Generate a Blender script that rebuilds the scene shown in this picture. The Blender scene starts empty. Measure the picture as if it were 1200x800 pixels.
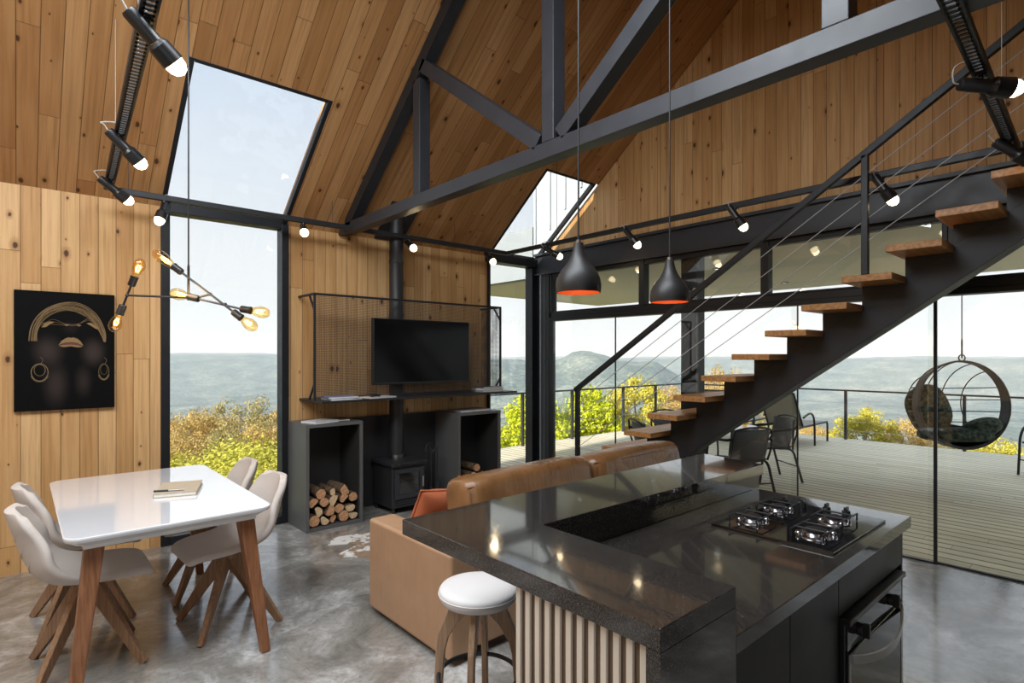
import bpy, bmesh, math, random
from mathutils import Vector, Matrix, noise
random.seed(7)
C = bpy.context.scene.collection
S = bpy.context.scene
PI = math.pi
# ------------------------------------------------------------------ camera
cam_d = bpy.data.cameras.new('camera'); cam = bpy.data.objects.new('camera', cam_d); C.objects.link(cam)
cam_d.sensor_width = 36.0; cam_d.lens = 36.0*655/1200; cam_d.shift_y = 17/1200
cam_d.clip_start = .02; cam_d.clip_end = 30000
cam.location = (0, 0, 1.55)
cam.rotation_euler = (PI/2, 0, math.atan2(.749, .6626) - PI/2)
S.camera = cam
# ------------------------------------------------------------------ view
S.view_settings.view_transform = 'Standard'; S.view_settings.look = 'None'
S.view_settings.gamma = 1; S.view_settings.use_curve_mapping = False
S.view_settings.exposure = 0.2
S.cycles.max_bounces = 8; S.cycles.transparent_max_bounces = 16
S.cycles.diffuse_bounces = 4; S.cycles.glossy_bounces = 4
S.cycles.sample_clamp_indirect = 6; S.cycles.caustics_reflective = False; S.cycles.caustics_refractive = False
S.cycles.use_denoising = True
SKY_BACK = 1.1        # the sky behind the house, round the low sun, is brighter than the sky ahead
# ------------------------------------------------------------------ world
W = bpy.data.worlds.new('sky'); S.world = W; W.use_nodes = True
nt = W.node_tree; nt.nodes.clear()
tc = nt.nodes.new('ShaderNodeTexCoord'); sp = nt.nodes.new('ShaderNodeSeparateXYZ')
nt.links.new(tc.outputs['Generated'], sp.inputs[0])
rp = nt.nodes.new('ShaderNodeValToRGB'); nt.links.new(sp.outputs['Z'], rp.inputs[0])
el = rp.color_ramp.elements
el[0].position = 0; el[0].color = (.87, .885, .905, 1); el[1].position = 1; el[1].color = (1.25, 1.4, 1.6, 1)
e = el.new(.16); e.color = (.84, .86, .90, 1); e = el.new(.42); e.color = (.62, .70, .84, 1); e = el.new(.56); e.color = (.66, .74, .88, 1)
mr = nt.nodes.new('ShaderNodeMapRange'); nt.links.new(sp.outputs['Y'], mr.inputs['Value'])
mr.inputs['From Min'].default_value = -.05; mr.inputs['From Max'].default_value = -.55
mr.inputs['To Min'].default_value = 1; mr.inputs['To Max'].default_value = SKY_BACK
bg = nt.nodes.new('ShaderNodeBackground'); nt.links.new(rp.outputs[0], bg.inputs['Color']); nt.links.new(mr.outputs[0], bg.inputs['Strength'])
ow = nt.nodes.new('ShaderNodeOutputWorld'); nt.links.new(bg.outputs[0], ow.inputs['Surface'])
# ------------------------------------------------------------------ sun
sd = bpy.data.lights.new('sun', 'SUN'); sd.energy = 9.0; sd.angle = .02; sd.color = (1, .91, .78)
so = bpy.data.objects.new('sun', sd); C.objects.link(so)
so.rotation_euler = Vector((1.0, 0.10, -.42)).to_track_quat('-Z', 'Y').to_euler()
# ------------------------------------------------------------------ added interior fill light, and sky portals at the openings
def area(name, loc, d, sx, sy, energy, color=(1, 1, 1), portal=False):
    l = bpy.data.lights.new(name, 'AREA'); l.shape = 'RECTANGLE'; l.size = sx; l.size_y = sy; l.energy = energy; l.color = color
    o = bpy.data.objects.new(name, l); C.objects.link(o); o.location = loc
    o.rotation_euler = Vector(d).to_track_quat('-Z', 'Y').to_euler()
    if portal: l.cycles.is_portal = True
    return o
area('ridge_fill_light', (-.3, 1.95, 4.0), (.10, .22, -1), 4.4, 1.3, 235, (.87, .94, 1))  # unseen fill added under the ridge to brighten the room, no fixture
area('portal_kitchen', (-1.1, -1.0, 1.6), (0, 1, 0), 3.2, 1.9, 1, portal=True)
area('portal_deck', (5.25, 2.2, 1.3), (-1, 0, 0), 6.2, 2.6, 1, portal=True)
area('portal_window', (1.38, 5.4, 1.4), (0, -1, 0), 1.0, 2.7, 1, portal=True)
area('portal_corner', (4.72, 5.4, 1.4), (0, -1, 0), .9, 2.7, 1, portal=True)
area('portal_skylight', (1.38, 4.8, 3.26), (0, -.62, -.785), 1.0, 1.3, 1, portal=True)
# ------------------------------------------------------------------ node helpers
class N:
    def __init__(s, name):
        s.m = bpy.data.materials.new(name); s.m.use_nodes = True; s.t = s.m.node_tree; s.t.nodes.clear()
        s.out = s.t.nodes.new('ShaderNodeOutputMaterial')
    def n(s, typ, ins=None, **kw):
        x = s.t.nodes.new('ShaderNode'+typ)
        for k, v in kw.items(): setattr(x, k, v)
        for k, v in (ins or {}).items():
            if isinstance(v, bpy.types.NodeSocket): s.t.links.new(v, x.inputs[k])
            else: x.inputs[k].default_value = v
        return x
    def math(s, op, a, b=0, c=0):
        return s.n('Math', {0: a, 1: b, 2: c}, operation=op).outputs[0]
    def dot(s, v, d): return s.n('VectorMath', {0: v, 1: d}, operation='DOT_PRODUCT').outputs['Value']
    def obj(s): return s.n('TexCoord').outputs['Object']
    def comb(s, x, y, z=0): return s.n('CombineXYZ', {0: x, 1: y, 2: z}).outputs[0]
    def noise(s, v, scale, detail=3, rough=.5): return s.n('TexNoise', {'Vector': v, 'Scale': scale, 'Detail': detail, 'Roughness': rough}).outputs['Fac']
    def ramp(s, f, stops, interp='LINEAR'):
        r = s.n('ValToRGB', {0: f}); r.color_ramp.interpolation = interp
        e = r.color_ramp.elements
        e[0].position, e[0].color = stops[0][0], (*stops[0][1], 1)
        e[1].position, e[1].color = stops[-1][0], (*stops[-1][1], 1)
        for p, c in stops[1:-1]:
            q = e.new(p); q.color = (*c, 1)
        return r.outputs[0]
    def mix(s, f, a, b, blend='MIX'):
        x = s.n('Mix', data_type='RGBA', blend_type=blend)
        for k, v in ((0, f), (6, a), (7, b)):
            if isinstance(v, bpy.types.NodeSocket): s.t.links.new(v, x.inputs[k])
            else: x.inputs[k].default_value = v if k == 0 else ((*v, 1) if len(v) == 3 else v)
        return x.outputs[2]
    def mrange(s, v, a, b, c=0, d=1, smooth=True):
        return s.n('MapRange', {'Value': v, 'From Min': a, 'From Max': b, 'To Min': c, 'To Max': d}, interpolation_type='SMOOTHSTEP' if smooth else 'LINEAR').outputs[0]
    def bsdf(s, color, rough=.5, metal=0, bump=None, bs=.2, bd=.01, spec=.5, **kw):
        p = s.n('BsdfPrincipled')
        def st(k, v):
            if isinstance(v, bpy.types.NodeSocket): s.t.links.new(v, p.inputs[k])
            else: p.inputs[k].default_value = (*v, 1) if isinstance(v, tuple) and len(v) == 3 else v
        st('Base Color', color); st('Roughness', rough); st('Metallic', metal); st('Specular IOR Level', spec)
        for k, v in kw.items(): st(k.replace('_', ' '), v)
        if bump is not None:
            b = s.n('Bump', {'Height': bump, 'Strength': bs, 'Distance': bd}); s.t.links.new(b.outputs[0], p.inputs['Normal'])
        s.t.links.new(p.outputs[0], s.out.inputs['Surface'])
        return s.m
def plain(name, color, rough=.5, metal=0, nscale=0, namt=.15, bump=0, spec=.5, **kw):
    """a nearly plain surface with a slight procedural unevenness of colour and finish"""
    n = N(name); v = n.obj()
    f = n.noise(v, nscale or 12, 4)
    c = n.mix(f, tuple(max(0, x*(1-namt)) for x in color), tuple(min(1, x*(1+namt)) for x in color))
    r = n.mrange(f, .2, .8, max(0, rough-.04), min(1, rough+.04))
    return n.bsdf(c, r, metal, f if bump else None, bump, .01, spec, **kw)
def emit(name, color, strength):
    n = N(name); e = n.n('Emission', {'Color': (*color, 1), 'Strength': strength}); n.t.links.new(e.outputs[0], n.out.inputs['Surface']); return n.m
def boards(name, A, B, w, length, cols, rough=.55, knots=1.0, seed=0., groove=.003, spec=.3):
    """boards side by side along A, running along B: tone per board, grain, knots, end joints"""
    n = N(name); P = n.obj()
    a = n.math('ADD', n.dot(P, A), 100 + seed); b0 = n.dot(P, B)
    q = n.math('DIVIDE', a, w); i = n.math('FLOOR', q); f = n.math('FRACT', q)
    r1 = n.n('TexWhiteNoise', {'W': i}, noise_dimensions='1D').outputs[0]
    b = n.math('ADD', b0, n.math('MULTIPLY_ADD', r1, 9.0, 50.0))
    t = n.math('DIVIDE', b, length); j = n.math('FLOOR', t); tf = n.math('FRACT', t)
    bid = n.math('MULTIPLY_ADD', j, 17.31, i)
    wn = n.n('TexWhiteNoise', {'W': bid}, noise_dimensions='1D'); tone = wn.outputs[0]
    base = n.ramp(tone, [(0, cols[0]), (.35, cols[1]), (.7, cols[2]), (1, cols[3])])
    sh = n.math('MULTIPLY', tone, 37.0)
    g = n.noise(n.comb(n.math('MULTIPLY', a, 48), n.math('MULTIPLY', b, 1.3), sh), 1.0, 5, .65)
    base = n.mix(n.mrange(g, .35, .75, 0, .5), base, tuple(c*k for c, k in zip(cols[0], (.52, .42, .34))))
    g2 = n.noise(n.comb(n.math('MULTIPLY', a, 7), n.math('MULTIPLY', b, .9), sh), 1.0, 3)
    base = n.mix(n.mrange(g2, .45, .75, 0, .4), base, cols[3], 'MIX')
    if knots:
        vo = n.n('TexVoronoi', {'Vector': n.comb(n.math('DIVIDE', a, .16), n.math('DIVIDE', b, .27), 0), 'Scale': 1.0}, voronoi_dimensions='2D')
        sc = n.n('SeparateColor', {0: vo.outputs['Color']})
        wob = n.noise(P, 40, 2)
        dist = n.math('ADD', vo.outputs['Distance'], n.math('MULTIPLY_ADD', wob, .06, -.03))
        rad = n.math('MULTIPLY_ADD', n.math('POWER', sc.outputs[1], 2.2), .10, .022)
        on = n.math('GREATER_THAN', sc.outputs[0], 1 - .50*knots)
        k = n.math('MULTIPLY', on, n.math('SUBTRACT', 1, n.mrange(n.math('DIVIDE', dist, rad), .55, 1.1)))
        halo = n.math('MULTIPLY', on, n.math('SUBTRACT', 1, n.mrange(n.math('DIVIDE', dist, rad), .9, 2.6)))
        base = n.mix(n.math('MULTIPLY', halo, .5), base, (.30, .13, .04))
        base = n.mix(n.math('MULTIPLY', k, .92), base, (.045, .018, .007))
    ed = n.math('MULTIPLY', n.math('MINIMUM', f, n.math('SUBTRACT', 1, f)), w)
    tj = n.math('MULTIPLY', n.math('MINIMUM', tf, n.math('SUBTRACT', 1, tf)), length)
    gr = n.math('MAXIMUM', n.math('SUBTRACT', 1, n.mrange(ed, groove*.3, groove)), n.math('SUBTRACT', 1, n.mrange(tj, .0008, .0025)))
    base = n.mix(n.math('MULTIPLY', gr, .8), base, tuple(c*.18 for c in cols[0]))
    h = n.math('SUBTRACT', n.math('MULTIPLY', g, .08), gr)
    return n.bsdf(base, n.mrange(g, .2, .8, rough-.08, rough+.1), 0, h, .5, .004, spec)
# ------------------------------------------------------------------ materials
M = {}
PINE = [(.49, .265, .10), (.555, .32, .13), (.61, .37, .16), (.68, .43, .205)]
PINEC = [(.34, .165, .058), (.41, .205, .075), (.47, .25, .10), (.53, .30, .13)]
M['pine_wall'] = boards('pine_wall', (1, 0, 0), (0, 0, 1), .112, 2.1, PINE)
M['pine_gable'] = boards('pine_gable', (0, 1, 0), (0, 0, 1), .105, 3.3, PINE, seed=3)
sl = math.hypot(1, .79)
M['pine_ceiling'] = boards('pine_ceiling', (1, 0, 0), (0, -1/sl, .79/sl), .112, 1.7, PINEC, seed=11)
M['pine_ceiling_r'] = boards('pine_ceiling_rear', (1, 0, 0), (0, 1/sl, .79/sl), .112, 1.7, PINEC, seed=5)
DK = [(.66, .61, .47), (.71, .66, .51), (.75, .70, .55), (.80, .75, .60)]
M['decking'] = boards('decking', (1, 0, 0), (0, 1, 0), .14, 3.1, DK, .7, 0, groove=.019, spec=.12)
M['steel'] = plain('black_steel', (.018, .019, .022), .45, 0, 9, .3, 0, .35)
M['steel2'] = plain('charcoal_steel', (.026, .028, .034), .42, 0, 9, .2, 0, .45)
M['frame'] = plain('black_aluminium', (.012, .013, .016), .42, 0, 20, .2, 0, .3)
M['frame_grey'] = plain('grey_aluminium', (.16, .17, .185), .35, .3, 20, .1)
M['stove'] = plain('stove_iron', (.022, .022, .024), .5, 0, 30, .2, .1)
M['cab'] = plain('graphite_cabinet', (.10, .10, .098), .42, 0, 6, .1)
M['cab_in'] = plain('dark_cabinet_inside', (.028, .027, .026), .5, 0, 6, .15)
M['kitchen'] = plain('kitchen_front', (.014, .0125, .012), .42, 0, 5, .15, 0, .3)
M['black_plastic'] = plain('black_plastic', (.012, .012, .013), .35)
M['white_cable'] = plain('pale_cable', (.45, .42, .38), .5)
M['chrome'] = plain('chrome', (.45, .45, .47), .2, 1)
M['brushed'] = plain('brushed_steel', (.42, .41, .40), .32, 1, 60)
M['white_lac'] = plain('white_lacquer', (.78, .79, .82), .06, 0, 4, .02, 0, .6, Coat_Weight=1.0, Coat_Roughness=.03)
M['white_edge'] = plain('white_painted_wood', (.74, .72, .69), .4, 0, 10, .05)
M['fabric'] = plain('beige_fabric', (.56, .50, .455), .9, 0, 260, .12, .35)
M['stool_vinyl'] = plain('pale_vinyl', (.66, .64, .63), .55, 0, 120, .05, .1)
M['orange'] = plain('rust_fabric', (.42, .115, .045), .9, 0, 180, .2, .3)
M['leather'] = None
M['matt_black'] = plain('matt_black_paint', (.013, .012, .012), .5)
M['copper_in'] = plain('orange_enamel', (.80, .17, .03), .5)
M['paper'] = plain('paper', (.70, .68, .62), .8)
M['kraft'] = plain('kraft_card', (.42, .35, .25), .8, 0, 60, .08)
M['rubber'] = plain('black_rubber', (.015, .015, .015), .7)
M['hob'] = plain('hob_glass', (.006, .006, .007), .05, 0, 3, .1, 0, .8)
M['screen'] = plain('dark_screen', (.003, .003, .0035), .16, 0, 3, .1, 0, .16)
M['oven_glass'] = plain('oven_glass', (.012, .011, .010), .07, 0, 3, .1, 0, .7)
M['chair_weave'] = plain('charcoal_weave', (.075, .075, .082), .6, 0, 140, .5, .5)
M['rattan'] = plain('dark_rattan', (.035, .037, .043), .5, 0, 140, .5, .5)
M['sling'] = plain('grey_sling', (.26, .235, .19), .7, 0, 200, .35, .3)
M['canopy'] = plain('concrete_render', (.25, .28, .31), .8, 0, 4, .08)  # darkened blue-grey: shade on the canopy fascia put into the colour
M['soffit'] = plain('soffit_board', (.62, .60, .50), .8, 0, 4, .06)
M['clad'] = plain('shade_toned_cladding', (.34, .38, .42), .45, 0, 3, .05)  # white cladding; its shade is put into this grey-blue base
M['wall_int'] = plain('off_white_plaster', (.62, .60, .56), .8, 0, 5, .05)
def walnut(name, c0, c1):
    n = N(name); P = n.obj(); s = n.n('SeparateXYZ', {0: P})
    g = n.noise(n.comb(n.math('MULTIPLY', s.outputs[0], 90), n.math('MULTIPLY', s.outputs[1], 90), n.math('MULTIPLY', s.outputs[2], 5)), 1, 4)
    M[name] = n.bsdf(n.mix(n.mrange(g, .3, .7), c0, c1), .38, 0, g, .05, .003, .4)
walnut('walnut', (.19, .075, .032), (.29, .125, .058))
walnut('oak_leg', (.21, .115, .062), (.31, .18, .10))
walnut('stool_wood', (.27, .17, .10), (.38, .25, .155))
def tread_wood():
    n = N('tread_wood'); P = n.obj(); s = n.n('SeparateXYZ', {0: P})
    g = n.noise(n.comb(n.math('MULTIPLY', s.outputs[0], 3), n.math('MULTIPLY', s.outputs[1], 45), n.math('MULTIPLY', s.outputs[2], 45)), 1, 4)
    M['tread'] = n.bsdf(n.mix(n.mrange(g, .3, .7), (.33, .15, .05), (.52, .26, .095)), .4, 0, g, .06, .003, .4)
tread_wood()
def slat_wood():
    n = N('pale_slat'); P = n.obj(); s = n.n('SeparateXYZ', {0: P})
    g = n.noise(n.comb(n.math('MULTIPLY', s.outputs[0], 150), n.math('MULTIPLY', s.outputs[1], 150), n.math('MULTIPLY', s.outputs[2], 4)), 1, 3)
    M['slat'] = n.bsdf(n.mix(g, (.62, .53, .43), (.74, .66, .55)), .6)
slat_wood(); M['slat_back'] = plain('brown_slat_ground', (.14, .095, .06), .7)
def leather():
    n = N('tan_leather'); P = n.obj()
    f = n.noise(P, 5, 5, .6); g = n.n('TexVoronoi', {'Vector': P, 'Scale': 260}).outputs['Distance']
    c = n.ramp(f, [(.25, (.115, .050, .017)), (.5, (.185, .085, .031)), (.75, (.25, .125, .052))])
    w = n.noise(n.n('Mapping', {0: P, 3: (34, 6, 5)}).outputs[0], 1.0, 4)
    h = n.math('ADD', n.math('MULTIPLY', g, .06), w)
    M['leather'] = n.bsdf(c, n.mrange(f, .3, .7, .26, .40), 0, h, .45, .012, .5)
    n = N('tan_leather_panel'); P = n.obj()
    f = n.noise(P, 6, 5, .6)
    s = n.n('SeparateXYZ', {0: P})
    st = n.noise(n.comb(n.math('MULTIPLY', s.outputs[0], 60), n.math('MULTIPLY', s.outputs[1], 60), n.math('MULTIPLY', s.outputs[2], 4)), 1, 3)
    c = n.mix(n.math('MULTIPLY', st, .6), n.ramp(f, [(.25, (.33, .185, .10)), (.75, (.42, .25, .145))]), (.46, .29, .175))
    M['leather_panel'] = n.bsdf(c, .5, 0, st, .08, .004, .4)
leather()
def concrete():
    n = N('polished_concrete'); P = n.obj()
    wv = n.n('TexNoise', {'Vector': P, 'Scale': 1.1, 'Detail': 3}).outputs['Color']
    P2 = n.n('VectorMath', {0: P, 1: n.n('VectorMath', {0: wv, 1: (1.1, 1.1, 0)}, operation='MULTIPLY').outputs[0]}, operation='ADD').outputs[0]
    a = n.noise(P2, 1.9, 10, .68); b = n.noise(P2, 6, 6, .6); d = n.noise(P, 34, 4, .6)
    c = n.ramp(a, [(.34, (.12, .112, .10)), (.46, (.235, .222, .20)), (.54, (.37, .36, .34)), (.63, (.60, .59, .57))])
    c = n.mix(n.mrange(b, .44, .66, 0, .6), c, (.22, .208, .19))
    c = n.mix(n.mrange(d, .45, .7, 0, .35), c, (.11, .10, .09))
    M['concrete'] = n.bsdf(c, n.mrange(b, .3, .7, .14, .27), 0, d, .03, .004, .55, Coat_Weight=.55, Coat_Roughness=.13)
concrete()
def granite():
    n = N('black_granite'); P = n.obj()
    a = n.noise(P, 260, 4, .75); b = n.n('TexVoronoi', {'Vector': P, 'Scale': 520}).outputs['Color']
    s = n.n('SeparateColor', {0: b})
    c = n.ramp(a, [(.38, (.005, .0047, .0045)), (.52, (.018, .016, .015)), (.68, (.085, .072, .062))])
    c = n.mix(n.math('MULTIPLY', n.math('GREATER_THAN', s.outputs[0], .88), .55), c, (.11, .098, .085))
    M['granite'] = n.bsdf(c, n.mrange(a, .35, .7, .06, .14), 0, None, 0, 0, .6, Coat_Weight=.5, Coat_Roughness=.035)
granite()
def glass(name, tint=(.97, .985, .98), refl=1.0):
    n = N(name)
    bf = n.n('NewGeometry').outputs['Backfacing']
    fr = n.n('Fresnel', {'IOR': n.math('MULTIPLY_ADD', bf, 1/1.5-1.5, 1.5)}).outputs[0]
    t = n.n('BsdfTransparent', {'Color': (*tint, 1)}); g = n.n('BsdfGlossy', {'Color': (1, 1, 1, 1), 'Roughness': 0.0})
    mx = n.n('MixShader', {0: n.math('MULTIPLY', fr, refl), 1: t.outputs[0], 2: g.outputs[0]})
    n.t.links.new(mx.outputs[0], n.out.inputs['Surface']); M[name] = n.m
glass('glass'); glass('amber_glass', (.95, .80, .52), 1.3)
def mesh_screen():
    n = N('perforated_mesh'); P = n.obj(); s = n.n('SeparateXYZ', {0: P}); K = 260.0
    k = n.math('ADD', s.outputs[0], s.outputs[1])
    a = n.math('SINE', n.math('MULTIPLY', n.math('ADD', k, s.outputs[2]), K)); b = n.math('SINE', n.math('MULTIPLY', n.math('SUBTRACT', k, s.outputs[2]), K))
    hole = n.math('GREATER_THAN', n.math('MULTIPLY', a, b), -.12)
    p = n.n('BsdfPrincipled', {'Base Color': (.03, .03, .032, 1), 'Roughness': .5}); t = n.n('BsdfTransparent')
    mx = n.n('MixShader', {0: hole, 1: p.outputs[0], 2: t.outputs[0]}); n.t.links.new(mx.outputs[0], n.out.inputs['Surface']); M['mesh'] = n.m
mesh_screen()
def leafmat(name, c0, c1, c2):
    n = N(name); P = n.obj()
    r = n.n('NewGeometry').outputs['Random Per Island']
    c = n.ramp(n.math('ADD', n.math('MULTIPLY', r, .7), n.math('MULTIPLY', n.noise(P, 1.6, 2), .3)), [(0.1, c0), (.5, c1), (.9, c2)])
    d = n.n('BsdfDiffuse', {'Color': c}); tr = n.n('BsdfTranslucent', {'Color': c})
    mx = n.n('MixShader', {0: .3, 1: d.outputs[0], 2: tr.outputs[0]}); n.t.links.new(mx.outputs[0], n.out.inputs['Surface']); M[name] = n.m
leafmat('leaf_lime', (.24, .30, .02), (.52, .57, .035), (.74, .73, .06))
leafmat('leaf_yellow', (.30, .28, .04), (.56, .50, .08), (.72, .62, .14))
leafmat('leaf_ochre', (.30, .21, .07), (.52, .37, .13), (.68, .52, .24))
leafmat('leaf_olive', (.20, .18, .07), (.38, .33, .14), (.54, .45, .22))
leafmat('leaf_shrub', (.26, .27, .04), (.50, .48, .08), (.68, .60, .14))
M['bark'] = plain('pale_bark', (.34, .28, .22), .9, 0, 14, .4, .4)
def terrain_mat(name, c0, c1, c2, sc):
    n = N(name); P = n.obj()
    a = n.noise(P, sc, 6, .65); b = n.noise(P, sc*9, 4, .6)
    c = n.ramp(n.math('MULTIPLY_ADD', b, .5, n.math('MULTIPLY', a, .5)), [(.35, c0), (.5, c1), (.66, c2)])
    M[name] = n.bsdf(c, .95, 0, None, 0, 0, .1)
terrain_mat('grass_slope', (.07, .08, .02), (.15, .14, .04), (.26, .22, .08), .3)
M['tension_cable'] = plain('tension_cable', (.42, .42, .42), .45)
terrain_mat('forest_hills', (.03, .048, .045), (.115, .145, .125), (.32, .33, .27), .008)
def log_end():
    n = N('split_wood'); P = n.obj(); g = n.noise(P, 55, 4, .6)
    M['log_end'] = n.bsdf(n.ramp(g, [(.3, (.34, .15, .075)), (.5, (.52, .27, .14)), (.7, (.66, .44, .26))]), .85, 0, g, .4, .006, .2)
    n = N('pale_split_wood'); P = n.obj(); g = n.noise(P, 50, 4, .6)
    M['log_end_pale'] = n.bsdf(n.ramp(g, [(.3, (.46, .29, .15)), (.5, (.62, .44, .26)), (.7, (.72, .56, .36))]), .85, 0, g, .4, .006, .2)
    n = N('log_bark'); P = n.obj(); g = n.noise(P, 30, 5, .65)
    M['log_bark'] = n.bsdf(n.ramp(g, [(.3, (.05, .033, .022)), (.55, (.15, .10, .06)), (.75, (.30, .21, .13))]), .95, 0, g, .8, .012, .15)
log_end()
def hide():
    n = N('cowhide'); P = n.obj(); a = n.noise(P, 3.2, 4, .6); b = n.noise(P, 16, 4, .6)
    c = n.mix(n.mrange(a, .50, .54), (.72, .70, .66), (.30, .21, .14)); c = n.mix(n.math('MULTIPLY', n.mrange(b, .56, .62), .7), c, (.16, .13, .11))
    M['hide'] = n.bsdf(c, .9, 0, n.noise(P, 300, 2), .3, .005, .2)
hide()
def cushion():
    n = N('leafy_cushion'); P = n.obj(); a = n.noise(P, 14, 4, .6); b = n.n('TexVoronoi', {'Vector': P, 'Scale': 22}).outputs['Distance']
    c = n.ramp(n.math('ADD', n.math('MULTIPLY', a, .6), n.math('MULTIPLY', b, .5)), [(.3, (.008, .014, .014)), (.5, (.020, .034, .030)), (.72, (.075, .10, .08))])
    M['cushion'] = n.bsdf(c, .85, 0, a, .3, .01, .25)
cushion()
M['bulb_on'] = emit('lit_bulb', (1, .62, .30), 1.6)
M['bulb_spot'] = emit('lit_spot_lens', (1, .80, .50), 7)
M['filament'] = emit('filament', (1, .50, .12), 22)
M['downlight'] = emit('downlight_lens', (1, .93, .8), 2.5)
M['mouth'] = plain('dark_red_print', (.10, .022, .012), .5, 0, 60, .3)
M['gold'] = plain('gold_leaf_print', (.24, .15, .06), .4, .3, 80, .4)
M['gold_line'] = plain('gold_thread_print', (.26, .175, .085), .55, 0, 80, .4)
def canvas():
    n = N('portrait_canvas'); P = n.n('VectorMath', {0: n.obj(), 1: (.27, 5.31, 1.155)}, operation='ADD').outputs[0]; s = n.n('SeparateXYZ', {0: P}); x, z = s.outputs[0], s.outputs[2]
    tot = 0.0
    for cx, cz, rx, rz, k in ((.165, 1.585, .12, .15, .05), (.43, 1.58, .10, .14, .055), (.21, 1.34, .10, .22, .04), (.37, 1.36, .07, .16, .03), (.295, 1.76, .07, .07, .012)):
        dx = n.math('DIVIDE', n.math('SUBTRACT', x, cx), rx); dz = n.math('DIVIDE', n.math('SUBTRACT', z, cz), rz)
        d = n.math('SQRT', n.math('ADD', n.math('MULTIPLY', dx, dx), n.math('MULTIPLY', dz, dz)))
        tot = n.math('ADD', tot, n.math('MULTIPLY', n.math('SUBTRACT', 1, n.mrange(d, 0, 1)), k))
    c = n.mix(tot, (.003, .003, .003), (.75, .55, .48))
    M['canvas'] = n.bsdf(c, .6, 0, n.noise(P, 500, 2), .05, .002, .08)
canvas()
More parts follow.
